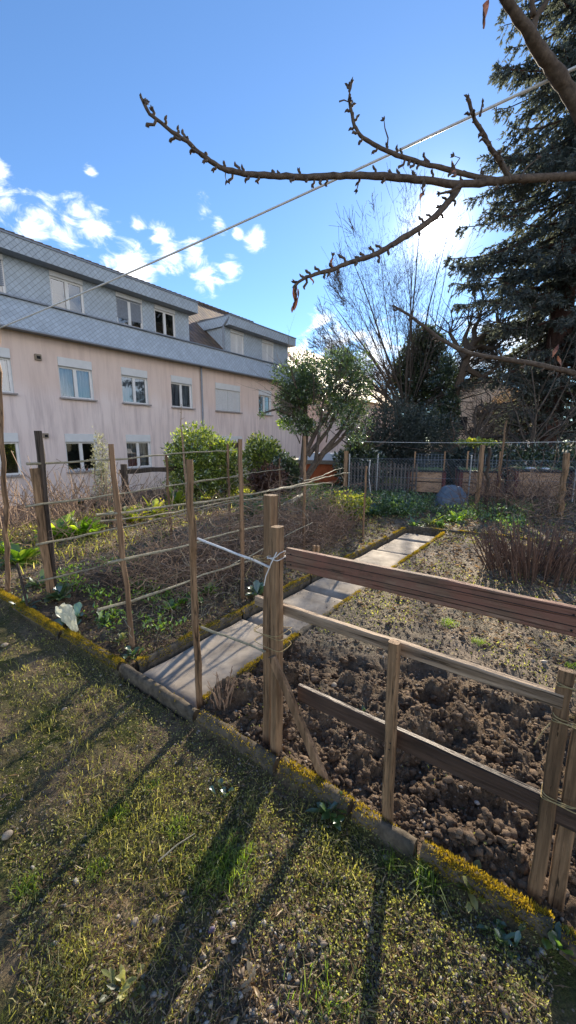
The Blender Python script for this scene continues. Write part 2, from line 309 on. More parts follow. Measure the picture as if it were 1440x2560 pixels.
# ------------------------------------------------------------------ mesh helpers
class MB:
    def __init__(s): s.v = []; s.q = []; s.t = []; s.qr = []; s.tr = []; s.n = 0; s.qm = []; s.tm = []
    def add(s, v, quads=None, tris=None, rnd=None, mi=0):
        v = np.asarray(v, float).reshape(-1, 3); s.v.append(v)
        for f, L, LR, LM, k in ((quads, s.q, s.qr, s.qm, 4), (tris, s.t, s.tr, s.tm, 3)):
            if f is None or len(f) == 0: continue
            f = np.asarray(f, int).reshape(-1, k); L.append(f + s.n)
            r = RG.random(len(f)) if rnd is None else (np.full(len(f), rnd) if np.isscalar(rnd) else np.asarray(rnd)); LR.append(r)
            LM.append(np.full(len(f), mi) if np.isscalar(mi) else np.asarray(mi))
        s.n += len(v)
    def build(s, name, mat, parent=None, smooth=False, origin=None):
        v = np.concatenate(s.v) if s.v else np.zeros((0, 3))
        off = np.array(parent.matrix_world.translation) if parent is not None else np.zeros(3)
        p = parent
        if parent is not None:
            off = np.zeros(3)
            while p is not None: off = off + np.array(p.location); p = p.parent
        loc = np.zeros(3)
        if parent is None and origin is not None: loc = np.array(origin, float); off = loc
        v = v - off
        qd = np.concatenate(s.q) if s.q else np.zeros((0, 4), int); tr = np.concatenate(s.t) if s.t else np.zeros((0, 3), int)
        me = bpy.data.meshes.new(name); me.vertices.add(len(v)); me.vertices.foreach_set('co', v.ravel())
        nl = qd.size + tr.size; nf = len(qd)+len(tr)
        me.loops.add(nl); me.loops.foreach_set('vertex_index', np.concatenate([qd.ravel(), tr.ravel()]).astype(np.int32))
        me.polygons.add(nf); st = np.concatenate([np.arange(len(qd))*4, qd.size+np.arange(len(tr))*3]).astype(np.int32)
        me.polygons.foreach_set('loop_start', st)
        rn = np.concatenate([*(s.qr), *(s.tr)]) if nf else np.zeros(0)
        mi = np.concatenate([*(s.qm), *(s.tm)]) if nf else np.zeros(0)
        me.update(calc_edges=True); me.validate()
        for mm in (mat if isinstance(mat, (list, tuple)) else [mat]): me.materials.append(MATS[mm])
        if len(me.polygons) == nf:
            at = me.attributes.new('rnd', 'FLOAT', 'FACE'); at.data.foreach_set('value', rn.astype(np.float32))
            me.polygons.foreach_set('material_index', mi.astype(np.int32))
        me.polygons.foreach_set('use_smooth', np.full(len(me.polygons), smooth))
        o = bpy.data.objects.new(name, me); COL.objects.link(o); o.location = loc
        if parent is not None: o.parent = parent
        return o
    # --- shapes
    def box(s, c, d, rot=None, rnd=None, taper=1.0):
        x, y, z = np.array(d)/2.
        v = np.array([[a*x, b*y, e*z] for e in (-1, 1) for b in (-1, 1) for a in (-1, 1)])
        v[4:, :2] *= taper
        if rot is not None: v = v @ np.array(rot).T
        s.add(v+np.array(c), [[0, 2, 3, 1], [4, 5, 7, 6], [0, 1, 5, 4], [2, 6, 7, 3], [0, 4, 6, 2], [1, 3, 7, 5]], rnd=rnd)
    def beam(s, a, b, w, h, up=(0, 0, 1), warp=0.0, seg=1, bev=.12):
        """board from a to b, w across, h along up; worn edges"""
        a = np.array(a, float); b = np.array(b, float); t = b-a; L = np.linalg.norm(t); t /= L
        up = np.array(up, float); sd = np.cross(t, up); sd /= np.linalg.norm(sd); up = np.cross(sd, t)
        be = bev*min(w, h)
        pr = [(-w/2+be, -h/2), (w/2-be, -h/2), (w/2, -h/2+be), (w/2, h/2-be), (w/2-be, h/2), (-w/2+be, h/2), (-w/2, h/2-be), (-w/2, -h/2+be)]
        N = max(seg, 1)+1; vs = []
        for i in range(N):
            f = i/(N-1); c = a+t*L*f + (sd*RG.normal(0, 1)+up*RG.normal(0, 1))*warp*(0 < i < N-1)
            k = 1+RG.normal(0, .03)*(warp > 0)
            for (p, r_) in pr: vs.append(c+sd*p*k+up*r_*k)
        qs = [[i*8+j, i*8+(j+1) % 8, (i+1)*8+(j+1) % 8, (i+1)*8+j] for i in range(N-1) for j in range(8)]
        k = len(vs); vs.append(a); vs.append(b)
        ts = [[k, (j+1) % 8, j] for j in range(8)] + [[k+1, (N-1)*8+j, (N-1)*8+(j+1) % 8] for j in range(8)]
        s.add(vs, qs, ts)
    def tube(s, pts, rad, sides=8, cap=True, rnd=None, rough=0.0):
        P = np.array(pts, float); n = len(P); rad = np.full(n, rad, float) if np.isscalar(rad) else np.array(rad, float)
        T = np.gradient(P, axis=0); T /= np.maximum(np.linalg.norm(T, axis=1, keepdims=True), 1e-9)
        mt = np.abs(T.mean(0)); ref = np.eye(3)[int(np.argmin(mt))]
        A = np.cross(T, ref); A /= np.maximum(np.linalg.norm(A, axis=1, keepdims=True), 1e-9); B = np.cross(T, A)
        th = np.arange(sides)*2*math.pi/sides
        rr = rad[:, None]*(1+(RG.normal(0, rough, (n, sides)) if rough else 0))
        V = P[:, None]+rr[..., None]*(A[:, None]*np.cos(th)[None, :, None]+B[:, None]*np.sin(th)[None, :, None])
        i = np.arange(n-1)[:, None]*sides; j = np.arange(sides)[None]; j2 = (j+1) % sides
        Q = np.stack([i+j, i+j2, i+sides+j2, i+sides+j], -1).reshape(-1, 4)
        V = V.reshape(-1, 3); tr = None
        if cap:
            k = len(V); V = np.concatenate([V, P[:1], P[-1:]]); jj = np.arange(sides); tr = np.concatenate([np.stack([np.full(sides, k), (jj+1) % sides, jj], -1), np.stack([np.full(sides, k+1), (n-1)*sides+jj, (n-1)*sides+(jj+1) % sides], -1)])
        s.add(V, Q, tr, rnd=rnd)
    def segs(s, A, B, ra, rb, sides=3, rnd=None):
        A = np.array(A, float).reshape(-1, 3); B = np.array(B, float).reshape(-1, 3); n = len(A)
        if n == 0: return
        ra = np.broadcast_to(np.asarray(ra, float), n); rb = np.broadcast_to(np.asarray(rb, float), n)
        T = B-A; T = T/np.maximum(np.linalg.norm(T, axis=1, keepdims=True), 1e-9)
        ref = np.where(np.abs(T[:, 2:3]) > .8, np.array([[1., 0, 0]]), np.array([[0, 0, 1.]]))
        X = np.cross(T, ref); X /= np.linalg.norm(X, axis=1, keepdims=True); Y = np.cross(T, X)
        th = np.arange(sides)*2*math.pi/sides; cs = (X[:, None]*np.cos(th)[None, :, None]+Y[:, None]*np.sin(th)[None, :, None])
        V = np.concatenate([A[:, None]+cs*ra[:, None, None], B[:, None]+cs*rb[:, None, None]], 1).reshape(-1, 3)
        j = np.arange(sides); j2 = (j+1) % sides; f = np.stack([j, j2, sides+j2, sides+j], -1)
        Q = (np.arange(n)[:, None, None]*2*sides+f[None]).reshape(-1, 4); s.add(V, Q, rnd=None if rnd is None else np.repeat(rnd, sides))
    def leaves(s, P, D, L, Wd, rnd=None, fold=.25, N=None):
        """pointed leaves: P base, D unit direction, L length, Wd width"""
        P = np.array(P, float).reshape(-1, 3); n = len(P); D = np.array(D, float).reshape(-1, 3)
        D = D/np.maximum(np.linalg.norm(D, axis=1, keepdims=True), 1e-9)
        L = np.broadcast_to(np.asarray(L, float), n)[:, None]; Wd = np.broadcast_to(np.asarray(Wd, float), n)[:, None]
        nn = RG.normal(0, 1, (n, 3)) if N is None else np.array(N, float)+RG.normal(0, .35, (n, 3))
        X = np.cross(D, nn); X /= np.maximum(np.linalg.norm(X, axis=1, keepdims=True), 1e-9); Z = np.cross(X, D)
        m = P+D*L*.45
        V = np.stack([P, m+X*Wd*.5+Z*Wd*fold, m-Z*L*.04, m-X*Wd*.5+Z*Wd*fold, P+D*L-Z*L*.12], 1).reshape(-1, 3)
        b = np.arange(n)[:, None]*5
        Tq = np.concatenate([b+np.array([[0, 1, 2]]), b+np.array([[0, 2, 3]]), b+np.array([[2, 1, 4]]), b+np.array([[2, 4, 3]])], 1).reshape(-1, 3)
        r = RG.random(n) if rnd is None else np.broadcast_to(np.asarray(rnd, float), n); s.add(V, None, Tq, rnd=np.repeat(r, 4))
    def blades(s, P, h, w, lean=.5, rnd=None):
        P = np.array(P, float).reshape(-1, 3); n = len(P)
        h = np.broadcast_to(np.asarray(h, float), n)[:, None]; w = np.broadcast_to(np.asarray(w, float), n)[:, None]
        a = RG.random(n)*2*math.pi; d = np.stack([np.cos(a), np.sin(a), np.zeros(n)], 1); a2 = RG.random(n)*2*math.pi
        x = np.stack([np.cos(a2), np.sin(a2), np.zeros(n)], 1); ln = (RG.random(n)*lean)[:, None]
        up = np.array([[0, 0, 1.]]); m = P+up*h*.6+d*h*ln*.45; t = P+up*h*(1-.35*ln)+d*h*ln*1.2
        V = np.stack([P-x*w*.5, P+x*w*.5, m-x*w*.4, m+x*w*.4, t], 1).reshape(-1, 3); b = np.arange(n)[:, None]*5
        Q = b+np.array([[0, 1, 3, 2]]); T = b+np.array([[2, 3, 4]]); r = RG.random(n) if rnd is None else np.asarray(rnd)
        s.v.append(V); s.q.append(Q+s.n); s.t.append(T+s.n); s.qr.append(r); s.tr.append(r); s.qm.append(np.zeros(n)); s.tm.append(np.zeros(n)); s.n += len(V)
    def rocks(s, P, R_, rnd=None, flat=.65, rough=.22, ico=None):
        P = np.array(P, float).reshape(-1, 3); n = len(P); R_ = np.broadcast_to(np.asarray(R_, float), n)
        base, F = ico or ICO
        V = base[None]*(1+RG.normal(0, rough, (n, len(base), 1)))
        sc = np.stack([1+RG.normal(0, .25, n), 1+RG.normal(0, .25, n), np.full(n, flat)], 1)
        a = RG.random(n)*6.28; c, s_ = np.cos(a), np.sin(a); V = V*sc[:, None]
        V = np.stack([V[..., 0]*c[:, None]-V[..., 1]*s_[:, None], V[..., 0]*s_[:, None]+V[..., 1]*c[:, None], V[..., 2]], -1)
        V = P[:, None]+V*R_[:, None, None]
        T = (np.arange(n)[:, None, None]*len(base)+F[None]).reshape(-1, 3); r = RG.random(n) if rnd is None else np.asarray(rnd)
        s.add(V, None, T, rnd=np.repeat(r, len(F)))
def _ico2():
    v, f = _ico(); v = list(map(tuple, v)); c = {}
    def mid(a, b):
        k = (min(a, b), max(a, b))
        if k not in c: m = np.array(v[a])+np.array(v[b]); v.append(tuple(m/np.linalg.norm(m))); c[k] = len(v)-1
        return c[k]
    nf = []
    for a, b, d in f: x, y, z = mid(a, b), mid(b, d), mid(d, a); nf += [[a, x, z], [b, y, x], [d, z, y], [x, y, z]]
    return np.array(v), np.array(nf)
def _ico():
    p = (1+5**.5)/2; v = np.array([[-1, p, 0], [1, p, 0], [-1, -p, 0], [1, -p, 0], [0, -1, p], [0, 1, p], [0, -1, -p], [0, 1, -p], [p, 0, -1], [p, 0, 1], [-p, 0, -1], [-p, 0, 1]])
    v = v/np.linalg.norm(v[0])
    f = np.array([[0, 11, 5], [0, 5, 1], [0, 1, 7], [0, 7, 10], [0, 10, 11], [1, 5, 9], [5, 11, 4], [11, 10, 2], [10, 7, 6], [7, 1, 8], [3, 9, 4], [3, 4, 2], [3, 2, 6], [3, 6, 8], [3, 8, 9], [4, 9, 5], [2, 4, 11], [6, 2, 10], [8, 6, 7], [9, 8, 1]])
    return v, f
ICO = _ico(); ICO2 = _ico2()
def empty(name, loc): o = bpy.data.objects.new(name, None); COL.objects.link(o); o.location = [float(x) for x in loc]; o.empty_display_size = .1; return o
def tag(o, label=None, cat=None, group=None, kind=None):
    if label: o['label'] = label
    if cat: o['category'] = cat
    if group: o['group'] = group
    if kind: o['kind'] = kind
    return o
def thing(name, loc, label, cat, group=None): return tag(empty(name, loc), label, cat, group)
def seed(n):
    global RG
    RG = np.random.default_rng(n)
# value noise
_H = RG.random((256, 256))
def vn(x, y):
    xi = np.floor(x).astype(int); yi = np.floor(y).astype(int); fx = x-xi; fy = y-yi; fx = fx*fx*(3-2*fx); fy = fy*fy*(3-2*fy)
    g = lambda a, b: _H[a & 255, b & 255]
    return (g(xi, yi)*(1-fx)+g(xi+1, yi)*fx)*(1-fy)+(g(xi, yi+1)*(1-fx)+g(xi+1, yi+1)*fx)*fy
def fbm(x, y, f, o=4, r=.5):
    t = 0; a = 1; s_ = 0
    for i in range(o): t = t+a*(vn(x*f+i*17.3, y*f+i*9.1)-.5); s_ += a; a *= r; f *= 2.03
    return t/s_*2
def sm(x, a, b): t = np.clip((x-a)/(b-a), 0, 1); return t*t*(3-2*t)

KY0, KY1 = 1.285, 1.35           # front kerb
PX0, PX1 = -2.40, -1.70          # the two kerbs of the path (their middles)
def ground_z(x, y):
    x = np.asarray(x, float); y = np.asarray(y, float)
    z = -1.25*sm(-x, 7.2, 14.2)
    lawn = sm(-y, -KY0-.02, -KY0+.02)
    near = np.clip(1.3-np.hypot(x, y)/14, 0, 1)
    l = fbm(x, y, 1.1, 3)*.03+fbm(x, y, 7, 4)*.026*near+fbm(x, y, 30, 3)*.011*near
    dug = (1-sm(np.abs(x-.3), 1.9, 2.05))*(1-sm(y+.15*np.sin(x*2), 2.45, 2.7))
    dug = np.where(x > PX1, 1-sm(y+.12*np.sin(x*3)-.22*(x+1), 2.35, 2.65), 0)
    trench = np.where(x > PX1, np.exp(-((y+.12*np.sin(x*3)-.22*(x+1)-2.42)/.16)**2), 0)
    b = fbm(x, y, 1.3, 3)*.02+fbm(x, y, 8, 4)*.022*near+fbm(x, y, 30, 3)*.012*near
    cl = np.maximum(fbm(x, y, 5.5, 2), -.15)*.10+fbm(x, y, 15, 4, .6)*.055+fbm(x, y, 48, 2)*.016
    b = b + dug*(cl+.012) - trench*.06 + np.where(x > PX1, sm(y, 2.6, 3.2)*.02, .0)
    b = b*np.where(x > PX1, .15+.85*sm(y, 1.36, 1.52), 1)-.01*(1-sm(y, 1.36, 1.5)); l = l*(.3+.7*sm(-y, -1.25, -1.0))
    path = (1-sm(np.abs(x-(PX0+PX1)/2), .33, .37))*(y < 7.0)*(y > KY0)
    b = b*(1-path)+path*(-.16)
    return z+l*lawn+b*(1-lawn)-.035*lawn

# ------------------------------------------------------------------ ground
def build_ground():
    rr = np.geomspace(.25, 900, 940); ctr = 90+36.25
    ang = np.concatenate([np.arange(ctr-44, ctr+44, .2), np.arange(ctr+44, ctr-44+360, 3.0)]); ang = np.radians(ang)
    n, m = len(rr), len(ang); X = rr[:, None]*np.cos(ang)[None]; Y = rr[:, None]*np.sin(ang)[None]; Z = ground_z(X, Y)
    V = np.stack([X, Y, Z], -1).reshape(-1, 3)
    i = np.arange(n-1)[:, None]*m; j = np.arange(m)[None]; j2 = (j+1) % m
    Q = np.stack([i+j, i+j2, i+m+j2, i+m+j], -1).reshape(-1, 4)
    T = np.stack([np.full(m, n*m), np.arange(m), (np.arange(m)+1) % m], -1); V = np.concatenate([V, [[0, 0, float(ground_z(0, 0))]]])
    cx = V[Q].mean(1); mi = np.where(cx[:, 1] < (KY0+KY1)/2, 0, 1); mi = np.where((cx[:, 1] > 11.5) | (cx[:, 0] < -9) | (cx[:, 0] > 8) | (cx[:, 1] < -6), 2, mi)
    dry = (cx[:, 1]-.22*(cx[:, 0]+1)+.12*np.sin(cx[:, 0]*3)+.1*fbm(cx[:, 0], cx[:, 1], 3, 2) > 2.62) & (cx[:, 0] > PX1-.3) | (cx[:, 1] > 3.6+.4*fbm(cx[:, 0], cx[:, 1], 2, 2)) & (cx[:, 0] > -3.2) | (cx[:, 0] < -4.6+.3*fbm(cx[:, 0], cx[:, 1], 2, 2)); mi = np.where((mi == 1) & dry, 3, mi)
    b = MB(); b.add(V, Q, None, mi=mi); b.add(V[T].reshape(-1, 3), None, np.arange(m*3), mi=0)
    tag(b.build('ground', ['lawn', 'soil', 'meadow', 'dry_soil'], smooth=True), kind='structure')
seed(101); build_ground()

# path slabs: one sheet of worn concrete flags
def build_path():
    b = MB(); y = KY1+.02; k = 0
    for L in (1.15, 1.0, .85, 1.05, .9, .55):
        y1 = min(y+L-.022, 6.93); nx, ny = 14, int(L*20); xs = np.linspace(PX0+.035, PX1-.035, nx); ys = np.linspace(y, y1, ny)
        X, Y = np.meshgrid(xs, ys, indexing='ij'); tilt = RG.normal(0, .004)
        Z = -.045+fbm(X, Y, 3, 3)*.012+tilt*3*(Y-y)+.007*RG.normal()
        Z = Z-.05*((X <= xs[0]) | (X >= xs[-1]) | (Y <= ys[0]) | (Y >= ys[-1]))
        i = np.arange(nx-1)[:, None]*ny; j = np.arange(ny-1)[None]; Q = np.stack([i+j, i+ny+j, i+ny+j+1, i+j+1], -1).reshape(-1, 4)
        b.add(np.stack([X, Y, Z], -1), Q); y = y1+.022
        if y > 6.9: break
    tag(b.build('path', 'concrete', smooth=True), kind='structure')
seed(102); build_path()

# ------------------------------------------------------------------ kerb stones with moss
def kerb_stone(a, b_, w, top, label, group, moss=.6, h=.14, mcol='moss'):
    a = np.array([*a, 0.]); b_ = np.array([*b_, 0.]); mid = (a+b_)/2; L = np.linalg.norm(b_-a)
    t = thing('kerb_stone', (mid[0], mid[1], top-h), label, 'kerb stone', group)
    m = MB(); N = max(4, int(L/.05)); dz = RG.normal(0, .004)
    d = (b_-a)/L; sd = np.array([-d[1], d[0], 0])
    pr = [(-.5, -h), (-.5, -.02), (-.34, 0), (0, .006), (.34, 0), (.5, -.02), (.5, -h)]
    vs = []
    for i in range(N+1):
        c = a+d*L*i/N+sd*RG.normal(0, .0025)
        for (p, q_) in pr: vs.append(c+sd*p*w*(1+RG.normal(0, .03))+np.array([0, 0, top+q_+RG.normal(0, .003)+dz]))
    k = len(pr); Q = [[i*k+j, i*k+j+1, (i+1)*k+j+1, (i+1)*k+j] for i in range(N) for j in range(k-1)]
    e = [[0, 1, 6], [1, 5, 6], [1, 2, 5], [2, 4, 5], [2, 3, 4]]; T = [list(x) for x in e]+[[N*k+x for x in reversed(r_)] for r_ in e]
    m.add(vs, Q, T); m.build('stone', 'kerb', t, smooth=True)
    if moss > 0:
        n = int(L*w*190000*moss*.6); u = RG.random(n)*L; v = RG.normal(0, .42, n)
        v = np.clip(v, -.62, .62); c = a+d*u[:, None]+sd*(v*w)[:, None]
        ms = fbm(c[:, 0], c[:, 1], 7, 3)*.9+.45*(moss*2-1); keep = ms > RG.normal(-.12, .12, n); c = c[keep]; ms = ms[keep]; v = v[keep]
        c[:, 2] = top+.004-np.maximum(np.abs(v)-.35, 0)*.13+np.clip(ms, 0, .7)*.034*RG.random(len(c))
        if len(c):
            mm = MB(); dirs = RG.normal(0, .6, (len(c), 3))+np.array([0, 0, 1.])+sd*v[:, None]*1.2
            mm.leaves(c-np.array([0, 0, .004]), dirs, RG.uniform(.009, .02, len(c)), RG.uniform(.003, .006, len(c)), rnd=np.clip(.5+ms*.35+RG.normal(0, .22, len(c)), 0, 1))
            mm.build('moss', mcol, t)
    return t
seed(156)
fk = [(-7.4, 'far left front kerb stone running out of the picture under moss'), (-6.4, 'front kerb stone at the left edge beside the tall lone stake'), (-5.35, 'mossy front kerb stone below the short dark leaning stick'), (-4.3, 'thickly mossed front kerb stone beside the upturned plastic bag'),
      (-3.3, 'yellow moss covered front kerb stone at the corner of the bean bed'), (-2.45, 'bare worn front kerb stone across the foot of the path'), (-1.62, 'front kerb stone half sunk in weeds right of the path foot'),
      (-1.02, 'front kerb stone with bright yellow moss between the double post and slanting brace'), (-.62, 'front kerb stone mossy at its middle left of the slim fence post'), (-.33, 'deeply mossed front kerb stone right of the slim fence post'), (.12, 'front kerb stone at the right edge past the tied end posts')]
for i, (x, lab) in enumerate(fk):
    x1 = fk[i+1][0] if i+1 < len(fk) else 1.4
    yy = 1.318+RG.normal(0, .006); kerb_stone((x+.012, yy), (x1-.012, yy+RG.normal(0, .008)), .058, .036, lab, 'front kerb stones', moss=[.5, .6, .8, .85, .85, .12, .15, .65, .45, .85, .8][i])
pk = [('left', PX0, [(1.42, 2.5, 'nearest to the front kerb'), (2.52, 3.7, 'by the tan stake'), (3.72, 4.95, 'beyond the fence rails'), (4.97, 6.05, 'before the far end'), (6.07, 6.98, 'at the far corner')]),
      ('right', PX1, [(1.42, 2.45, 'nearest to the front kerb'), (2.47, 3.6, 'behind the double fence post'), (3.62, 4.8, 'seen between the top and middle rails'), (4.82, 5.9, 'above the top rail'), (5.92, 6.9, 'at the far corner')])]
for side, X, L in pk:
    for (a, b_, d) in L:
        kerb_stone((X, a), (X+RG.normal(0, .005), b_), .052, .022, f'mossy edging stone {side} of the path {d}', 'edging stones along the path', moss=RG.uniform(.35, .7))
for (a, b_, d) in [((-4.6, 6.35), (-3.55, 6.75), 'left of the path beside the yellow green celery'), ((-2.36, 7.02), (-1.7, 7.08), 'closing the far end of the path'), ((-1.66, 7.1), (-.75, 7.2), 'right of the path end'), ((-.73, 7.2), (.3, 7.15), 'behind the dark dried stalks')]:
    kerb_stone(a, b_, .07, .05, f'mossy cross edging stone {d}', 'cross edging stones', moss=.35)

# ------------------------------------------------------------------ scatter over the ground
def scatter(n, rmin, rmax, region, spread=42):
    a = np.radians(90+36.25+RG.uniform(-spread, spread, n)); r = np.exp(RG.uniform(math.log(rmin), math.log(rmax), n))
    x = r*np.cos(a); y = r*np.sin(a); k = region(x, y); x, y = x[k], y[k]
    return np.stack([x, y, ground_z(x, y)], 1)
lawnR = lambda x, y: (y < KY0-.01) & (y > -3)
def lawn_cover():
    P = scatter(100000, .75, 12, lawnR); g = fbm(P[:, 0], P[:, 1], 2.6, 4)+.15*fbm(P[:, 0], P[:, 1], 11, 2)
    d = np.hypot(P[:, 0], P[:, 1])
    left = sm(-P[:, 0], .2, 1.6)
    k = g+.55*left-.28 > RG.normal(0, .22, len(P)); P = P[k]; g = g[k]; d = d[k]
    b = MB(); n = len(P); b.blades(P-np.array([0, 0, .003]), (.007+.03*RG.random(n)**2)*(1+.9*(g > .3)), RG.uniform(.0012, .0032, n)*np.maximum(1, d/2), 1.3, rnd=np.clip(RG.random(n)**1.1, 0, 1))
    tag(b.build('turf_grass', 'grass'), 'short mossy turf thinning into gravel in the foreground', 'grass', kind='stuff')
    P = scatter(70000, .75, 9, lambda x, y: (y < KY0+.01) & (y > -2)); g = fbm(P[:, 0]+31, P[:, 1]+7, 2.0, 4); ed = np.exp(-((P[:, 1]-1.15)/.16)**2)*(P[:, 0] > -3)
    k = g+.7*ed-.26 > RG.normal(0, .2, len(P)); P = P[k]; n = len(P); d = np.hypot(P[:, 0], P[:, 1])
    b = MB(); D = RG.normal(0, 1, (n, 3))+np.array([0, 0, .7]); D[:, 2] = np.abs(D[:, 2]); b.leaves(P+np.array([0, 0, .003])+RG.random((n, 1))*np.array([0, 0, .016]), D, RG.uniform(.006, .014, n)*np.maximum(1, d/2.4), RG.uniform(.004, .009, n)*np.maximum(1, d/2.4))
    tag(b.build('clover_cover', 'clover'), 'small leaved weeds creeping over the foreground lawn', 'weeds', kind='stuff')
    P = scatter(42000, .75, 9, lawnR); g = fbm(P[:, 0]+3, P[:, 1]+50, 1.6, 3); k = g+.5*sm(P[:, 0], -1.2, -.2)-.1 > RG.normal(0, .3, len(P)); P = P[k]; n = len(P)
    b = MB(); r = .0022*np.exp(RG.normal(.35, .5, n)); r = np.clip(r, .0015, .011); b.rocks(P+np.stack([r*0, r*0, r*.25], 1), r)
    tag(b.build('lawn_pebbles', 'pebble', smooth=True), 'pale pebbles scattered through the foreground turf', 'pebbles', kind='stuff')
    P = scatter(30000, .75, 7, lawnR); n = len(P); b = MB(); a = RG.random(n)*6.28; D = np.stack([np.cos(a), np.sin(a), RG.uniform(-.05, .5, n)], 1)
    b.leaves(P+np.array([0, 0, .004]), D, (.008+.05*RG.random(n)**3), RG.uniform(.0012, .006, n)); tag(b.build('dead_grass_litter', 'litter'), 'straw coloured dead blades and leaf bits on the turf', 'litter', kind='stuff')
seed(103); lawn_cover()
def bed_cover():
    onpath = lambda x, y: (x > PX0-.04) & (x < PX1+.04) & (y < 7)
    bed = lambda x, y: (y > KY1+.01) & ~onpath(x, y) & (x > -9) & (y < 12)
    P = scatter(42000, 1.3, 13, bed); d = np.hypot(P[:, 0], P[:, 1]); n = len(P)
    dug = (P[:, 0] > PX1) & (P[:, 1]-.22*(P[:, 0]+1) < 2.5)
    r = np.clip(.0035*np.exp(RG.normal(.25, .65, n))*np.where(dug, 1.35, .8)*np.maximum(1, d/4.2), .003, .034)
    b = MB(); big = r > .0085; PP = P+np.stack([r*0, r*0, r*.2], 1)
    b.rocks(PP[~big], r[~big], rough=.2, flat=.7); bs = r > .02
    b.rocks(PP[big]-np.array([0, 0, 1])*r[big][:, None]*.25, np.minimum(r[big], .024), rough=.20, flat=.72, ico=ICO2); PB = PP[bs]; n2 = len(PB)
    for _ in range(5): v = RG.normal(0, 1, (n2, 3)); v /= np.linalg.norm(v, axis=1, keepdims=True); b.rocks(PB+v*r[bs][:, None]*.75, r[bs]*RG.uniform(.3, .55, n2), rough=.13, ico=ICO2)
    tag(b.build('soil_clods', 'soil_clod', smooth=True), 'brown crumbs and clods of dug garden soil', 'soil', kind='stuff')
    P = scatter(34000, 2.4, 12, lambda x, y: bed(x, y) & (((x > PX1) & (y-.22*(x+1) > 2.62)) | ((x < PX0) & ((y > 3.6) & (x > -3.3) | (x < -4.6))))); d = np.hypot(P[:, 0], P[:, 1]); n = len(P); k = fbm(P[:, 0], P[:, 1], 2.4, 4) > RG.normal(-.1, .25, n); P = P[k]; d = d[k]; n = len(P); r = np.clip(.0032*np.exp(RG.normal(.2, .55, n))*np.maximum(1, d/3.6), .002, .018)
    b = MB(); b.rocks(P+np.stack([r*0, r*0, r*.2], 1), r, rough=.3, flat=.7); tag(b.build('dry_crumbs', 'pale_crumb'), 'pale dry crumbs of crusted soil on the undug beds', 'soil', kind='stuff')
    Q_ = scatter(26000, 1.5, 9, lambda x, y: (x > PX0+.02) & (x < PX1-.02) & (y > KY1+.02) & (y < 6.9)); e_ = np.minimum(Q_[:, 0]-PX0, PX1-Q_[:, 0]); Q_ = Q_[np.exp(-e_/.06)*1.2+.10+.3*fbm(Q_[:, 0], Q_[:, 1], 3, 3) > RG.random(len(Q_))]; n = len(Q_); Q_[:, 2] = -.043; r = .0022*np.exp(RG.normal(.2, .6, n))
    b = MB(); b.rocks(Q_, np.clip(r, .001, .010)); tag(b.build('path_grit', 'soil_clod'), 'spilled soil and grit along the edges of the path', 'soil', kind='stuff')
    P = scatter(9000, 1.3, 12, bed); d = np.hypot(P[:, 0], P[:, 1]); n = len(P); r = np.clip(.003*np.exp(RG.normal(.2, .5, n))*np.maximum(1, d/3), .002, .02)
    b = MB(); b.rocks(P+np.stack([r*0, r*0, r*.5], 1), r); tag(b.build('bed_pebbles', 'pebble', smooth=True), 'small pale stones lying in the garden beds', 'pebbles', kind='stuff')
    P = scatter(38000, 1.35, 13, bed); d = np.hypot(P[:, 0], P[:, 1]); g = fbm(P[:, 0]+9, P[:, 1], 1.7, 4)
    wl = np.where(P[:, 0] < PX0, .10, np.where(P[:, 1] > 2.75+.22*(P[:, 0]+1), .10, -.45))
    k = g+wl > RG.normal(.05, .2, len(P)); P = P[k]; d = d[k]; n = len(P)
    b = MB(); D = RG.normal(0, 1, (n, 3)); D[:, 2] = np.abs(D[:, 2])+.2; sc = np.maximum(1, d/3)
    b.leaves(P+np.array([0, 0, .004]), D, RG.uniform(.010, .024, n)*sc, RG.uniform(.006, .012, n)*sc); tag(b.build('bed_weeds', 'clover'), 'low chickweed patches greening the garden beds', 'weeds', kind='stuff')
    P = scatter(26000, 1.35, 13, lambda x, y: bed(x, y) & ((x < PX0) | (y > 3.2))); d = np.hypot(P[:, 0], P[:, 1]); n = len(P); a = RG.random(n)*6.28
    D = np.stack([np.cos(a), np.sin(a), RG.uniform(-.1, .6, n)], 1); b = MB(); sc = np.maximum(1, d/3.5); b.leaves(P+np.array([0, 0, .006]), D, RG.uniform(.02, .06, n)*sc, RG.uniform(.003, .014, n)*sc)
    tag(b.build('bed_litter', 'litter'), 'straw stalks and dead leaves strewn over the beds', 'litter', kind='stuff')
seed(104); bed_cover()

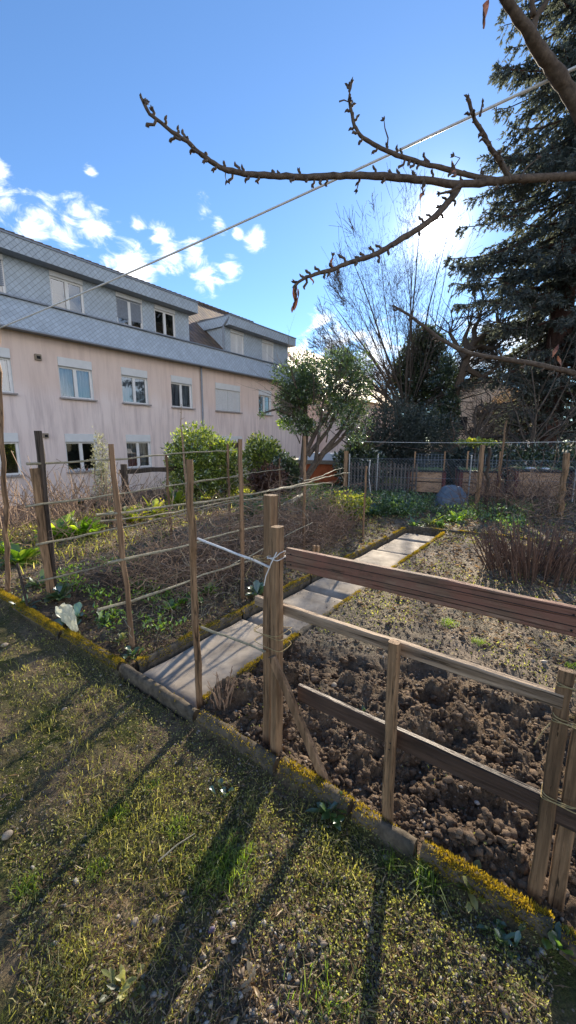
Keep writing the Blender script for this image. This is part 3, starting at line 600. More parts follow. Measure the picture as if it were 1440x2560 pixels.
seed(155)
def tuft(px, py, n, h, label, mat='fresh_grass', rad=.05, w=.003, name='grass_tuft', cat='grass tuft', group='grass tufts'):
    c = gp(px, py); c[2] = float(ground_z(c[0], c[1])); P = c+np.stack([RG.normal(0, rad*.5, n), RG.normal(0, rad*.5, n), np.zeros(n)], 1); b = MB(); b.blades(P, RG.uniform(.5, 1, n)*h, w, 1.4)
    tag(b.build(name, mat, origin=c), label, cat, group)
for a in [(560, 2145, 420, .075, 'largest grass tuft in the shadow of the double post', 'fresh_grass', .10), (440, 2050, 130, .04, 'bright grass tuft at the middle of the turf', 'fresh_grass', .06),
          (295, 2015, 150, .05, 'grass tuft left of the middle of the turf in a shadow edge', 'fresh_grass', .05), (245, 2150, 120, .04, 'small grass tuft below and left in the open turf', 'fresh_grass', .05),
          (60, 2200, 130, .045, 'grass tuft near the left edge of the turf', 'fresh_grass', .05), (380, 1955, 90, .035, 'small grass tuft nearest to the weedy kerb foot', 'fresh_grass', .04),
          (1120, 1565, 170, .06, 'bright grass tuft in the right bed between the rails', 'fresh_grass', .07), (1198, 1615, 110, .045, 'lower grass tuft in the right bed just above the middle rail', 'fresh_grass', .06),
          (752, 1528, 90, .04, 'grass tuft growing in the path joint just behind the double post', 'fresh_grass', .035), (828, 1482, 60, .03, 'tiny grass tuft in the path crack further up', 'fresh_grass', .035),
          (1070, 2185, 110, .09, 'long bladed grass clump below the mossy kerb right of the slim post', 'fresh_grass', .06), (980, 2150, 80, .06, 'thin grass clump at the shadow of the slim post', 'fresh_grass', .04),
          (1430, 1670, 80, .05, 'grass tuft at the right edge by the tied end posts', 'fresh_grass', .05), (900, 1330, 160, .10, 'yellowed grass clump beside the left path edging', 'grass', .12),
          (120, 2440, 260, .045, 'mossy grass patch in the bottom left corner', 'grass', .16), (810, 2510, 200, .05, 'dark grass patch at the bottom centre', 'fresh_grass', .12)]:
    tuft(*a[:6], rad=a[6])

# rosettes and leafy plants: each leaf a small curved blade
def leafblade(b, p, az, L, Wd, rise, droop, wav=.15, rnd=None):
    nu, nv = 6, 4; vs = []; d = np.array([math.cos(az), math.sin(az), 0]); s_ = np.array([-d[1], d[0], 0]); ph = RG.random()*6
    for i in range(nu+1):
        u = i/nu; w = Wd*math.sin(math.pi*min(1, .10+u*.93))**.75*(.35+.65*u if u < .6 else 1)
        c = p+d*L*u*math.cos(rise)*(1-.15*u)+np.array([0, 0, L*(u*math.sin(rise)-droop*u*u)])
        for j in range(nv+1):
            v = j/nv-.5; vs.append(c+s_*w*v+np.array([0, 0, abs(v)*w*.35+math.sin(u*9+ph+j*2)*w*wav*abs(v)]))
    k = nv+1; Q = [[i*k+j, (i+1)*k+j, (i+1)*k+j+1, i*k+j+1] for i in range(nu) for j in range(nv)]
    b.add(vs, Q, rnd=(RG.random() if rnd is None else rnd))
def rosette(name, c, n, L, Wd, mat, label, cat, group=None, rise=(.2, 1.2), droop=.3, wav=.15, spread=.02):
    c = np.array(c, float); b = MB()
    for i in range(n):
        az = i*2.4+RG.normal(0, .3); leafblade(b, c+np.array([RG.normal(0, spread), RG.normal(0, spread), 0]), az, L*RG.uniform(.6, 1.1), Wd*RG.uniform(.7, 1.1), RG.uniform(*rise), droop*RG.uniform(.5, 1.3), wav)
    tag(b.build(name, mat, origin=c, smooth=True), label, cat, group)
def slope_pt(px, py):
    d = ray(px, py)
    for t in np.linspace(.0005, .04, 9000):
        w = C0+t*d
        if w[2] <= float(-1.25*sm(-w[0], 7.2, 14.2)): break
    return w
for (x, y, n, L, Wd, mt, lab) in [
    (150, 1345, 26, .55, .24, 'salad', 'bright green leaf salad row left of the house cellar window'), (215, 1340, 22, .45, .22, 'salad', 'bright green leaf salad plant right behind the thick tied post'),
    (50, 1410, 22, .36, .16, 'salad', 'leafy green plant behind the tall lone stake'), (15, 1385, 14, .30, .12, 'salad', 'leafy green plant cut by the left picture edge'), (330, 1305, 20, .55, .2, 'celery', 'yellow green leafy plant behind the row of canes'),
    (385, 1290, 20, .50, .2, 'celery', 'yellow green plant just left of the big laurel bush'), (440, 1265, 18, .6, .22, 'celery', 'yellow green plant at the foot of the laurel bush'),
    (480, 1505, 16, .16, .075, 'salad', 'bright green young plant behind the stake at the path'), (430, 1525, 14, .13, .06, 'salad', 'low bright green plant left of the path stake in the bean bed'), (525, 1480, 12, .15, .07, 'salad', 'bright leaved plant between the path stake and tan stake'),
    (648, 1490, 14, .17, .07, 'cabbage', 'grey green leafy plant left of the double fence post'), (150, 1500, 14, .22, .13, 'cabbage', 'broad dark leaved plant behind the plastic bag'), (180, 1555, 11, .16, .11, 'cabbage', 'broad blue green leaved plant right at the plastic bag'),
    (100, 1465, 14, .20, .06, 'herb', 'dark leafy plant beside the short leaning stick'), (260, 1560, 14, .12, .05, 'herb', 'low green plant inside the kerb right of the bag'), (60, 1520, 12, .15, .05, 'herb', 'drooping green plant hanging over the mossy kerb'),
    (330, 1640, 12, .10, .04, 'herb', 'small weed at the foot of the slanting trellis stake'), (300, 1610, 10, .09, .04, 'clover', 'pale weed clump inside the kerb corner'),
    (1035, 1318, 20, .24, .05, 'herb', 'spiky green plant at the far end of the path'), (1078, 1312, 12, .35, .05, 'celery', 'upright yellowing plant beyond the path end'), (1100, 1318, 18, .22, .07, 'herb', 'dark green clump beyond the right path edging'),
    (1140, 1305, 18, .30, .10, 'salad', 'tall bright leaved plant in front of the blue cover'), (935, 1290, 20, .3, .07, 'herb', 'feathery green plant right of the celery clump'),
    (832, 2020, 14, .10, .035, 'herb', 'dandelion rosette below the foot of the slanting brace'), (1265, 2330, 16, .07, .022, 'herb', 'leafy weed beneath the right end of the mossy kerb'), (1390, 2345, 14, .08, .032, 'herb', 'broad leaved weed at the foot of the tied end posts'),
    (1180, 2225, 10, .08, .03, 'clover', 'small pale weed against the moss right of the middle'), (560, 1965, 8, .05, .035, 'cabbage', 'bluish leaf rosette in the shadow below the kerb'), (300, 2470, 14, .07, .02, 'clover', 'low weed rosette on the turf near the bottom left'),
    (610, 2445, 12, .06, .014, 'litter', 'straw coloured dead rosette near the bottom centre'), (905, 1780, 8, .06, .03, 'herb', 'small weed in the dug soil above the dark rail')]:
    p = slope_pt(x, y); p[2] = float(ground_z(p[0], p[1]))
    rosette('leafy_plant', p, int(n*1.3), L*1.2, Wd*1.15, mt, lab, 'plant', 'low leafy plants')

seed(150)
# the celery clump: stalks carrying divided leaves
def celery(c, n, H, rad, mat, label, name='celery_clump', cat='celery'):
    c = np.array(c, float); t = thing(name, c, label, cat); s_ = MB(); l = MB()
    for i in range(n):
        a = RG.random()*6.28; r = rad*RG.random()**.6; h = H*RG.uniform(.45, 1); tip = c+np.array([math.cos(a)*r, math.sin(a)*r, h]); base = c+np.array([math.cos(a)*r*.3, math.sin(a)*r*.3, 0])
        mid = (base+tip)/2+np.array([0, 0, h*.12]); s_.tube([base, mid, tip], [.006, .005, .003], 5)
        k = 16; P = np.array([base+(tip-base)*u for u in RG.uniform(.35, 1, k)])+RG.normal(0, .03, (k, 3)); D = RG.normal(0, 1, (k, 3))+np.array([0, 0, .4])
        l.leaves(P, D, RG.uniform(.04, .09, k), RG.uniform(.03, .06, k))
    s_.build('stalks', 'herb', t); l.build('leaves', mat, t)
celery((-3.6, 7.0, 0), 110, .62, .48, 'celery', 'large yellow green celery clump left of the path end')
celery((-4.3, 7.3, 0), 60, .42, .5, 'herb', 'dark green parsley like clump behind the tan stake', 'herb_clump', 'herb')
celery((-3.0, 8.3, 0), 70, .42, .7, 'herb', 'dark green herb clump in front of the picket fence', 'herb_clump', 'herb')
celery((-5.4, 6.2, 0), 60, .42, .6, 'herb', 'dim green herb clump at the end of the cane row', 'herb_clump', 'herb')
def groundcover():
    n = 15000; x = RG.uniform(-7.5, -.6, n); y = RG.uniform(7.6, 11.2, n); k = (fbm(x, y, .9, 3)+.25 > RG.normal(0, .2, n)); x, y = x[k], y[k]; n = len(x)
    P = np.stack([x, y, ground_z(x, y)+RG.random(n)*.16*(1+fbm(x, y, 1.5, 2))], 1); b = MB(); D = RG.normal(0, 1, (n, 3)); D[:, 2] = abs(D[:, 2])+.3; b.leaves(P, D, RG.uniform(.03, .08, n), RG.uniform(.02, .05, n))
    tag(b.build('strawberry_cover', 'herb'), 'dark green leafy ground cover in front of the back fence', 'ground cover', kind='stuff')
    n = 14000; x = RG.uniform(-15.3, -5.2, n); y = RG.uniform(1.5, 16, n); k = fbm(x, y, .7, 3)+.15 > RG.normal(0, .2, n); x, y = x[k], y[k]; n = len(x)
    P = np.stack([x, y, ground_z(x, y)], 1); b = MB(); b.blades(P, RG.uniform(.08, .25, n), .014, 1.5); tag(b.build('rough_grass', 'grass'), 'rough straw and green grass on the slope before the house', 'grass', kind='stuff')
    n = 9000; x = RG.uniform(-13.8, -8.2, n); y = RG.uniform(4.6, 12.5, n); k = fbm(x+1, y+3, .75, 3)-.05 > RG.normal(0, .12, n); x, y = x[k], y[k]; n = len(x); P = np.stack([x, y, ground_z(x, y)+RG.random(n)*.28], 1); b = MB(); D = RG.normal(0, 1, (n, 3)); D[:, 2] = abs(D[:, 2])+.5; b.leaves(P, D, RG.uniform(.06, .15, n), RG.uniform(.03, .07, n))
    tag(b.build('leaf_crop', 'celery'), 'patches of yellow green leaf crop on the slope before the laurel bushes', 'crop', kind='stuff')
    n = 2600; x = RG.uniform(-5.0, -2.6, n); y = RG.uniform(1.5, 2.4, n)+.25*(-2.6-x)*RG.random(n); k = fbm(x+11, y*2+3, 2.2, 3)-.02 > RG.normal(0, .1, n); x, y = x[k], y[k]; n = len(x); P = np.stack([x, y, ground_z(x, y)+RG.random(n)*.07], 1); b = MB(); D = RG.normal(0, 1, (n, 3)); D[:, 2] = abs(D[:, 2])+.5; b.leaves(P, D, RG.uniform(.02, .06, n), RG.uniform(.012, .03, n))
    tag(b.build('weed_cover', 'salad'), 'fresh green weeds inside the mossy kerb of the bean bed', 'weeds', kind='stuff')
    n = 9000; x = RG.uniform(-14.8, -9.8, n); y = RG.uniform(1.5, 4.3, n); k = fbm(x+5, y, .8, 3) > -.1; x, y = x[k], y[k]; n = len(x); P = np.stack([x, y, ground_z(x, y)+RG.random(n)*.35], 1); b = MB(); b.leaves(P, RG.normal(0, 1, (n, 3)), RG.uniform(.04, .09, n), RG.uniform(.02, .05, n))
    tag(b.build('brown_brush', 'dead_leaf'), 'reddish brown dead brush before the house wall at the left', 'brush', kind='stuff')
seed(105); groundcover()

# ================================================================== apartment building
XB = -15.6
def quad(b, pts, rnd=None): b.add(pts, [[0, 1, 2, 3]], rnd=rnd)
WINM = {}
def window(par, X, y0, y1, z0, z1, kind, box=.26, rec=.12):
    """X: wall face; the opening y0..y1, z0..z1 incl. the roller box at the top"""
    w = MB(); zt = z1-box; f = .07; xf = X-rec
    w.box((xf, (y0+y1)/2, z0+f/2), (.06, y1-y0, f)); w.box((xf, (y0+y1)/2, zt-f/2), (.06, y1-y0, f))
    for yy in (y0+f/2, y1-f/2): w.box((xf, yy, (z0+zt)/2), (.06, f, zt-z0-2*f))
    w.box((xf+.004, (y0+y1)/2, (z0+zt)/2), (.07, .12, zt-z0-2*f))
    o = w.build('window', 'white_frame', par)
    # reveal of the opening
    r = MB(); xb = X-.32
    quad(r, [(X, y0, z0), (xb, y0, z0), (xb, y0, z1), (X, y0, z1)]); quad(r, [(X, y1, z0), (X, y1, z1), (xb, y1, z1), (xb, y1, z0)])
    quad(r, [(X, y0, z1), (xb, y0, z1), (xb, y1, z1), (X, y1, z1)]); quad(r, [(X, y0, z0), (X, y1, z0), (xb, y1, z0), (xb, y0, z0)])
    r.build('reveal', 'white' if kind != 'x' else 'stucco', o)
    s_ = MB(); s_.box((X+.03, (y0+y1)/2, z0-.025), (.22, y1-y0+.12, .05)); s_.build('sill', 'sill', o)
    s_ = MB(); s_.box((X-.02, (y0+y1)/2, z1-box/2-.002), (.1, y1-y0-.004, box)); s_.build('shutter_box', 'white', o)
    for a, b_ in ((y0+f, (y0+y1)/2-.06), ((y0+y1)/2+.06, y1-f)):
        if kind == 'shut': break
        p = MB(); quad(p, [(xf, a, z0+f), (xf, b_, z0+f), (xf, b_, zt-f), (xf, a, zt-f)]); p.build('pane', 'glass', o)
    if kind == 'curtain':
        c = MB(); n = 60; ys = np.linspace(y0+.05, y1-.05, n); xs = X-.24+.025*np.sin(ys*55)+.01*RG.normal(size=n)
        gap = RG.uniform(.3, .7)
        for i in range(n-1):
            if abs((ys[i]-y0)/(y1-y0)-.5) < .05*gap: continue
            quad(c, [(xs[i], ys[i], z0+.05), (xs[i+1], ys[i+1], z0+.05), (xs[i+1], ys[i+1], zt), (xs[i], ys[i], zt)])
        c.build('curtain', 'curtain', o, smooth=True)
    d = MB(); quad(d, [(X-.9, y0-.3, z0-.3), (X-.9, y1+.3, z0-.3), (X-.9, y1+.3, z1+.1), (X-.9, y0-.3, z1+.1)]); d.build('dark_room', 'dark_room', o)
    if kind in ('shut', 'half'):
        zb = z0+.04 if kind == 'shut' else z0+.22*(z1-z0); b = MB(); n = int((zt-zb)/.055)
        mid = [(y0+.03, y1-.03)] if kind == 'half' else [(y0+.03, (y0+y1)/2-.01), ((y0+y1)/2+.01, y1-.03)]
        for (a, e) in mid:
            for i in range(n):
                zz = zb+(i+.5)*(zt-zb)/n; b.box((X-.06, (a+e)/2, zz), (.022, e-a, (zt-zb)/n-.008), rot=None)
        b.build('blind', 'white' if kind == 'shut' else 'metal_grey', o)
    if kind == 'open': pass
    return o
def wall_grid(b, X, Y0, Y1, Z0, Z1, holes, f=None):
    ys = sorted({Y0, Y1, *[h[0] for h in holes], *[h[1] for h in holes]}); zs = sorted({Z0, Z1, *[h[2] for h in holes], *[h[3] for h in holes]})
    g = f or (lambda z: X)
    for i in range(len(ys)-1):
        for j in range(len(zs)-1):
            cy, cz = (ys[i]+ys[i+1])/2, (zs[j]+zs[j+1])/2
            if any(h[0] < cy < h[1] and h[2] < cz < h[3] for h in holes): continue
            quad(b, [(g(zs[j]), ys[i], zs[j]), (g(zs[j]), ys[i+1], zs[j]), (g(zs[j+1]), ys[i+1], zs[j+1]), (g(zs[j+1]), ys[i], zs[j+1])])
def building():
    t = thing('apartment_building', (-20, 9, -1.35), 'long pink rendered apartment house with grey blue slate mansard dormers at the left', 'building')
    YA, YB, XR = -7.0, 22.9, -24.4
    mid = [(-.6, .6, 'curtain'), (4.3, 5.52, 'curtain'), (7.02, 8.27, 'curtain'), (9.5, 10.74, 'curtain'), (12.0, 13.24, 'curtain'), (14.8, 16.68, 'shut'), (18.3, 19.5, 'open')]
    low = [(-.6, .6, 'open'), (4.3, 5.46, 'open'), (7.0, 8.22, 'open'), (9.5, 10.7, 'curtain'), (14.85, 16.75, 'open'), (18.35, 19.6, 'open')]
    holes = [(a, b, 3.2, 4.64) for a, b, _ in mid]+[(a, b, .44, 1.88) for a, b, _ in low]
    w = MB(); wall_grid(w, XB, YA, YB, -.62, 5.4, holes)
    quad(w, [(XB, YB, -1.6), (XR, YB, -1.6), (XR, YB, 5.6), (XB, YB, 5.6)]); quad(w, [(XB, YA, -1.6), (XB, YA, 5.6), (XR, YA, 5.6), (XR, YA, -1.6)])
    quad(w, [(XR, YA, -1.6), (XR, YA, 5.6), (XR, YB, 5.6), (XR, YB, -1.6)])
    for (yy) in (YA, YB): w.add([(-15.7, yy, 5.6), (-24.3, yy, 5.6), (-20, yy, 9.9)], None, [[0, 1, 2]])
    w.build('wall', 'stucco', t)
    cw = [(7.25, 8.0, -1.2, -.75)]
    p = MB(); wall_grid(p, XB-.03, YA, YB, -1.7, -.62, cw); p.build('plinth', 'plinth', t)
    for (a, b_, z0, z1) in cw: 
        o = MB(); quad(o, [(XB-.2, a, z0), (XB-.2, b_, z0), (XB-.2, b_, z1), (XB-.2, a, z1)]); cwn = o.build('cellar_window', 'glass', t)
        f = MB(); f.box((XB-.1, (a+b_)/2, z1+.015), (.16, b_-a, .03)); f.box((XB-.1, (a+b_)/2, (z0+z1)/2), (.05, .05, z1-z0)); f.build('frame', 'galv', cwn)
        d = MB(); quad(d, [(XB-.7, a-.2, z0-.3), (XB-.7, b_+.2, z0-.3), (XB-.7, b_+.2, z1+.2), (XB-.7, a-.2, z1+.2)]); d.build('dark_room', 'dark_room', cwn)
    for a, b_, k in mid: window(t, XB, a, b_, 3.2, 4.64, k, box=.3)
    for a, b_, k in low:
        o = window(t, XB, a, b_, .44, 1.88, k, box=.3)
        if abs(a-7.0) < .01:
            i = MB()
            for yy, s_ in ((7.15, .07), (7.28, .09), (7.42, .12), (7.55, .08), (7.66, .07)): i.box((XB-.05, yy, .44+s_/2+.002), (.07, .09, s_), taper=.7)
            i.build('ornament', 'pane_item', o)
            rd = MB(); rd.box((XB-.05, 7.75, .50), (.06, .07, .09), taper=.6); rd.build('flower', 'corner_red', o)
    # lower slate skirt, mansard
    s_ = MB(); XS, XT, ZS, ZT = -15.12, -15.46, 5.25, 6.26
    quad(s_, [(XS, YA-.2, ZS), (XS, YB+.1, ZS), (XT, YB+.1, ZT), (XT, YA-.2, ZT)]); s_.add([(XS, YB+.1, ZS), (XB, YB+.1, ZS), (XT, YB+.1, ZT)], None, [[0, 1, 2]])
    s_.build('slate_skirt', 'slate', t)
    g = MB(); quad(g, [(XS-.004, YA-.2, ZS), (XB-.1, YA-.2, ZS), (XB-.1, YB+.1, ZS), (XS-.004, YB+.1, ZS)]); g.build('soffit', 'metal_grey', t)
    g = MB(); g.box((XS+.012, (YA+YB)/2, ZS-.01), (.035, YB-YA+.3, .05)); g.box((XT+.03, (YA+YB)/2, ZT+.015), (.13, YB-YA+.3, .05)); g.build('flashing', 'metal_grey', t)
    # main roof
    RX, RZ = -20.0, 10.1; r = MB(); k = (RZ-6.3)/(-15.5-RX)
    zz = lambda x: 6.3+(-15.5-x)*k
    quad(r, [(-15.5, YA, 6.3), (-15.5, YB, 6.3), (RX, YB, RZ), (RX, YA, RZ)]); quad(r, [(-24.5, YA, 6.3), (RX, YA, RZ), (RX, YB, RZ), (-24.5, YB, 6.3)])
    ro = r.build('roof', 'roof_tile', t)
    rc = MB(); 
    for i in range(int((YB-YA)/.36)): rc.tube([(RX, YA+.36*i, RZ+.0), (RX, YA+.36*i+.38, RZ+.02)], [.11, .125], 8)
    rc.build('ridge_tiles', 'roof_tile', ro)
    def dormer(ya, yb, wins):
        zt = 7.62; hs = [(a, b_, 6.3, 7.5) for a, b_, _ in wins]; XW = -15.52
        w = MB(); wall_grid(w, XW, ya, yb, 6.27, zt, hs)
        for yy in (ya, yb):
            x1 = -15.5-(zt-6.3)/k-.3
            w.add([(XW, yy, 6.3), (XW, yy, zt), (x1, yy, zt), (x1, yy, zt-.02)], None, [[0, 1, 2], [0, 2, 3]])
        dw = w.build('dormer', 'slate', t)
        for a, b_, kd in wins: window(dw, XW, a, b_, 6.3, 7.5, kd, box=.16, rec=.08)
        f = MB(); XF = -15.0; zf0, zf1 = 7.52, 7.98; x1 = -15.5-(zf1-6.3)/k
        quad(f, [(XF-.02, ya-.15, zf0), (XF-.02, yb+.15, zf0), (XF, yb+.15, zf1), (XF, ya-.15, zf1)])
        for yy in (ya-.15, yb+.15): quad(f, [(XF-.01, yy, zf0), (XF-.01, yy, zf1), (x1, yy, zf1), (x1, yy, zf0)])
        f.build('fascia', 'slate', dw)
        g = MB(); quad(g, [(XF-.02, ya-.15, zf0+.002), (x1+1.2, ya-.15, zf0+.002), (x1+1.2, yb+.15, zf0+.002), (XF-.02, yb+.15, zf0+.002)])
        g.box((XF+.01, (ya+yb)/2, zf1+.012), (.05, yb-ya+.34, .05)); quad(g, [(XF, ya-.15, zf1), (XF, yb+.15, zf1), (x1-.1, yb+.15, zf1+.12), (x1-.1, ya-.15, zf1+.12)])
        for yy in (ya-.15, yb+.15): g.box(((XF+x1)/2, yy, zf1+.012), (XF-x1, .05, .05))
        g.build('flashing', 'metal_grey', dw)
    dormer(-5.5, 13.15, [(-.4, .8, 'half'), (4.45, 5.62, 'half'), (7.0, 8.16, 'open'), (9.47, 10.65, 'half'), (11.25, 12.35, 'open')])
    dormer(15.55, 21.15, [(15.95, 16.98, 'shut'), (18.57, 19.65, 'shut')])
    d = MB(); d.tube([(-15.5, 13.8, 5.25), (-15.53, 13.8, -1.3)], .045, 10); d.build('downpipe', 'metal_grey', t)
    d = MB(); d.tube([(-15.05, 15.42, 7.9), (-15.2, 15.36, 7.7), (-15.42, 15.34, 7.5), (-15.44, 15.34, 6.3)], .045, 8); d.build('downpipe', 'metal_grey', t)
    for (yy, z, s_) in ((6.36, 4.5, .2), (6.33, 1.8, .17)):
        v = MB(); v.box((XB+.05, yy, z), (.10, s_, s_)); vo = v.build('vent', 'stone_pale', t)
        v = MB(); v.box((XB+.103, yy, z-.01), (.01, s_*.62, s_*.5)); v.build('vent_grille', 'dark_room', vo)
    for (yy, xx, hh) in ((11.0, -17.2, .42), (12.0, -17.4, .35), (18.6, -17.0, .45), (18.95, -17.0, .4)):
        v = MB(); zb = zz(xx); v.tube([(xx, yy, zb-.15), (xx, yy, zb+hh*.7)], .055, 8); v.tube([(xx, yy, zb+hh*.7), (xx, yy, zb+hh)], [.10, .05], 8); v.build('roof_vent', 'galv', ro)
    v = MB(); v.box((-16.8, 8.7, zz(-16.8)+.1), (.8, .7, .10), rot=[[.77, 0, -.64], [0, 1, 0], [.64, 0, .77]]); v.build('skylight', 'metal_grey', ro)
seed(106); building()
def house(name, lab, cat, x0, x1, y0, y1, zb, ze, zr, ridge='y', wm='plaster_far', rm='red_tile', wins=()):
    t = thing(name, ((x0+x1)/2, (y0+y1)/2, zb), lab, cat); w = MB(); w.box(((x0+x1)/2, (y0+y1)/2, (zb+ze)/2), (x1-x0, y1-y0, ze-zb)); o = .5; r = MB()
    if ridge == 'y':
        xm = (x0+x1)/2
        for yy in (y0, y1): w.add([(x0, yy, ze), (x1, yy, ze), (xm, yy, zr)], None, [[0, 1, 2]])
        sl_ = (zr-ze)/(xm-x0)
        quad(r, [(x0-o, y0-o, ze-o*sl_), (xm, y0-o, zr+.1), (xm, y1+o, zr+.1), (x0-o, y1+o, ze-o*sl_)]); quad(r, [(x1+o, y0-o, ze-o*sl_), (x1+o, y1+o, ze-o*sl_), (xm, y1+o, zr+.1), (xm, y0-o, zr+.1)])
    else:
        ym = (y0+y1)/2
        for xx in (x0, x1): w.add([(xx, y0, ze), (xx, y1, ze), (xx, ym, zr)], None, [[0, 1, 2]])
        sl_ = (zr-ze)/(ym-y0)
        quad(r, [(x0-o, y0-o, ze-o*sl_), (x1+o, y0-o, ze-o*sl_), (x1+o, ym, zr+.1), (x0-o, ym, zr+.1)]); quad(r, [(x0-o, y1+o, ze-o*sl_), (x0-o, ym, zr+.1), (x1+o, ym, zr+.1), (x1+o, y1+o, ze-o*sl_)])
    w.build('wall', wm, t); r.build('roof', rm, t)
    for (c, d_) in wins: m = MB(); m.box(c, d_); m.build('window', 'dark_room', t)
    return t
house('neighbour_house', 'neighbouring house with a sunlit red tiled roof past the far end of the pink block', 'house', -26, -16.2, 27.5, 42, -1.4, 5.6, 9.8, 'y', 'stucco')
# beige gabled house seen between the trees
g0 = dp(1215, 1000, 36); 
house('gabled_house', 'beige gabled house glimpsed between the spruce and the ivy trees', 'house', g0[0]-4.2, g0[0]+3.5, g0[1]-2, g0[1]+9, -1, 5.6, 7.4, 'y', 'plaster_far', 'red_tile', [((g0[0]-1.5, g0[1]-2.02, 3.2), (.9, .05, 1.2)), ((g0[0]+1.2, g0[1]-2.02, 3.2), (.9, .05, 1.2))])

# ================================================================== board fence in front
def fence():
    t = thing('board_fence', (-1.1, 1.4, 0), 'weathered wooden rail fence with a reddish top board at the right front', 'fence'); Y = 1.40
    f = MB(); f.beam((-1.028, Y, 1.066), (2.2, Y+.02, 1.045), .028, .097, warp=.0005, seg=14); tr = f.build('top_rail', 'rail_red', t)
    tag(tr, 'thick reddish brown top board')
    for zz in (.020, -.012):
        g = MB(); g.beam((-1.02, Y-.0145, 1.066+zz), (2.2, Y+.0055, 1.045+zz), .002, .0022, bev=.1); g.build('groove', 'dark_room', tr)
    f = MB(); f.beam((-1.25, Y+.028, .79), (.055, Y+.012, .783), .03, .05, warp=.0006, seg=10); tag(f.build('middle_rail', 'rail_grey', t), 'narrow grey middle board')
    f = MB(); f.beam((-.97, Y+.015, .385), (2.2, Y+.03, .365), .026, .085, warp=.0005, seg=10); tag(f.build('lower_rail', 'rail_dark', t), 'dark lower board')
    for (x, z) in ((-1.0, 1.09), (-1.0, 1.04), (.05, 1.085), (.05, 1.035), (-.47, .80), (-.47, .775), (-.475, .40), (-.478, .37)):
        f = MB(); f.tube([(x, Y-.0165 if z > .9 else 1.345, z), (x, Y-.013 if z > .9 else 1.35, z)], .0035, 8); f.build('nail', 'dark_room', t)
    def post(x, y, w, d, z1, lean=(0, 0), m='post_wood', z0=-.15):
        f = MB(); f.beam((x, y, z0), (x+lean[0], y+lean[1], z1), w, d, up=(0, 1, 0), warp=.0016, seg=10, bev=.18); return f.build('post', m, t)
    post(-1.178, 1.43, .064, .055, 1.345, (.02, .01)); post(-1.09, 1.385, .05, .055, 1.21, (.012, 0)); post(-.475, 1.365, .043, .035, .835, (-.01, -.005)); post(.055, 1.405, .044, .028, .89, (.0, .01)); post(.112, 1.425, .05, .03, .83, (.0, .01)); post(1.95, 1.43, .07, .06, 1.2)
    f = MB(); f.beam((-1.075, 1.335, .575), (-.765, 1.375, -.03), .042, .026, up=(0, 1, 0), warp=.001, seg=8); f.build('brace', 'stake_wood', t)
    def tie(cx, cy, z, w, d, turns=2, mat='twine', tail=None, r=.0018):
        f = MB()
        for k in range(turns):
            a = np.linspace(0, 2*math.pi, 25); f.tube(np.stack([cx+np.sign(np.cos(a))*np.abs(np.cos(a))**.5*w/2, cy+np.sign(np.sin(a))*np.abs(np.sin(a))**.5*d/2, z+k*.008+.004*np.sin(a*2+k)+.02*np.cos(a)*(k % 2)], 1), r, 5, cap=False)
        if tail is not None: f.tube(tail, r, 5)
        f.build('tie', mat, t)
    tie(-1.13, 1.41, .66, .19, .115); tie(-1.13, 1.41, .60, .185, .115, 1); tie(.086, 1.412, .845, .106, .05, 2); tie(.086, 1.412, .72, .106, .05, 3, tail=[(.03, 1.37, .72), (0.015, 1.35, .70), (.0, 1.34, .66), (-.005, 1.345, .64)]); tie(.086, 1.412, .43, .108, .055, 3)
    tie(-1.085, 1.387, 1.06, .07, .075, 2, 'wire', tail=[(-1.05, 1.345, 1.10), (-1.07, 1.33, 1.05), (-1.10, 1.325, .98), (-1.115, 1.33, .93)], r=.0028)
    tie(-1.19, 1.42, 1.03, .1, .08, 2, tail=[(-1.24, 1.38, 1.03), (-1.22, 1.36, 1.0), (-1.25, 1.35, .95), (-1.24, 1.35, .93)])
seed(107); fence()

seed(151)
# ================================================================== canes, stakes and trellises
def stake(b, x, y, z1, r, lean=(0, 0), z0=-.2, n=9, wob=.004):
    zs = np.linspace(z0, z1, n); P = np.stack([x+lean[0]*zs/z1+RG.normal(0, wob, n), y+lean[1]*zs/z1+RG.normal(0, wob, n), zs], 1)
    b.tube(P, r*(1+RG.normal(0, .05, n)), 7, rough=.07)
def cane(b, a, c, r=.008, sag=.012, knots=True):
    a = np.array(a, float); c = np.array(c, float); L = np.linalg.norm(c-a); n = max(6, int(L/.12)); u = np.linspace(0, 1, n)
    P = a+(c-a)*u[:, None]; P[:, 2] += -sag*np.sin(u*math.pi*2)+RG.normal(0, .0035, n); P[:, 0] += RG.normal(0, .004, n)
    b.tube(P, r*.8*(1.15-.35*u)*(1+RG.normal(0, .09, n)), 7, rough=.06)
def trellis(name, loc, lab, stakes, canes, grp='cane trellises'):
    t = thing(name, loc, lab, 'trellis', grp)
    for (x, y, z, r, lean, m) in stakes:
        z0 = float(ground_z(x, y))-.15; b = MB(); stake(b, x, y, z, r, lean, z0); b.build('stake', m, t)
    for (a, c, r) in canes: b = MB(); cane(b, a, c, r); b.build('cane', 'cane', t)
    return t
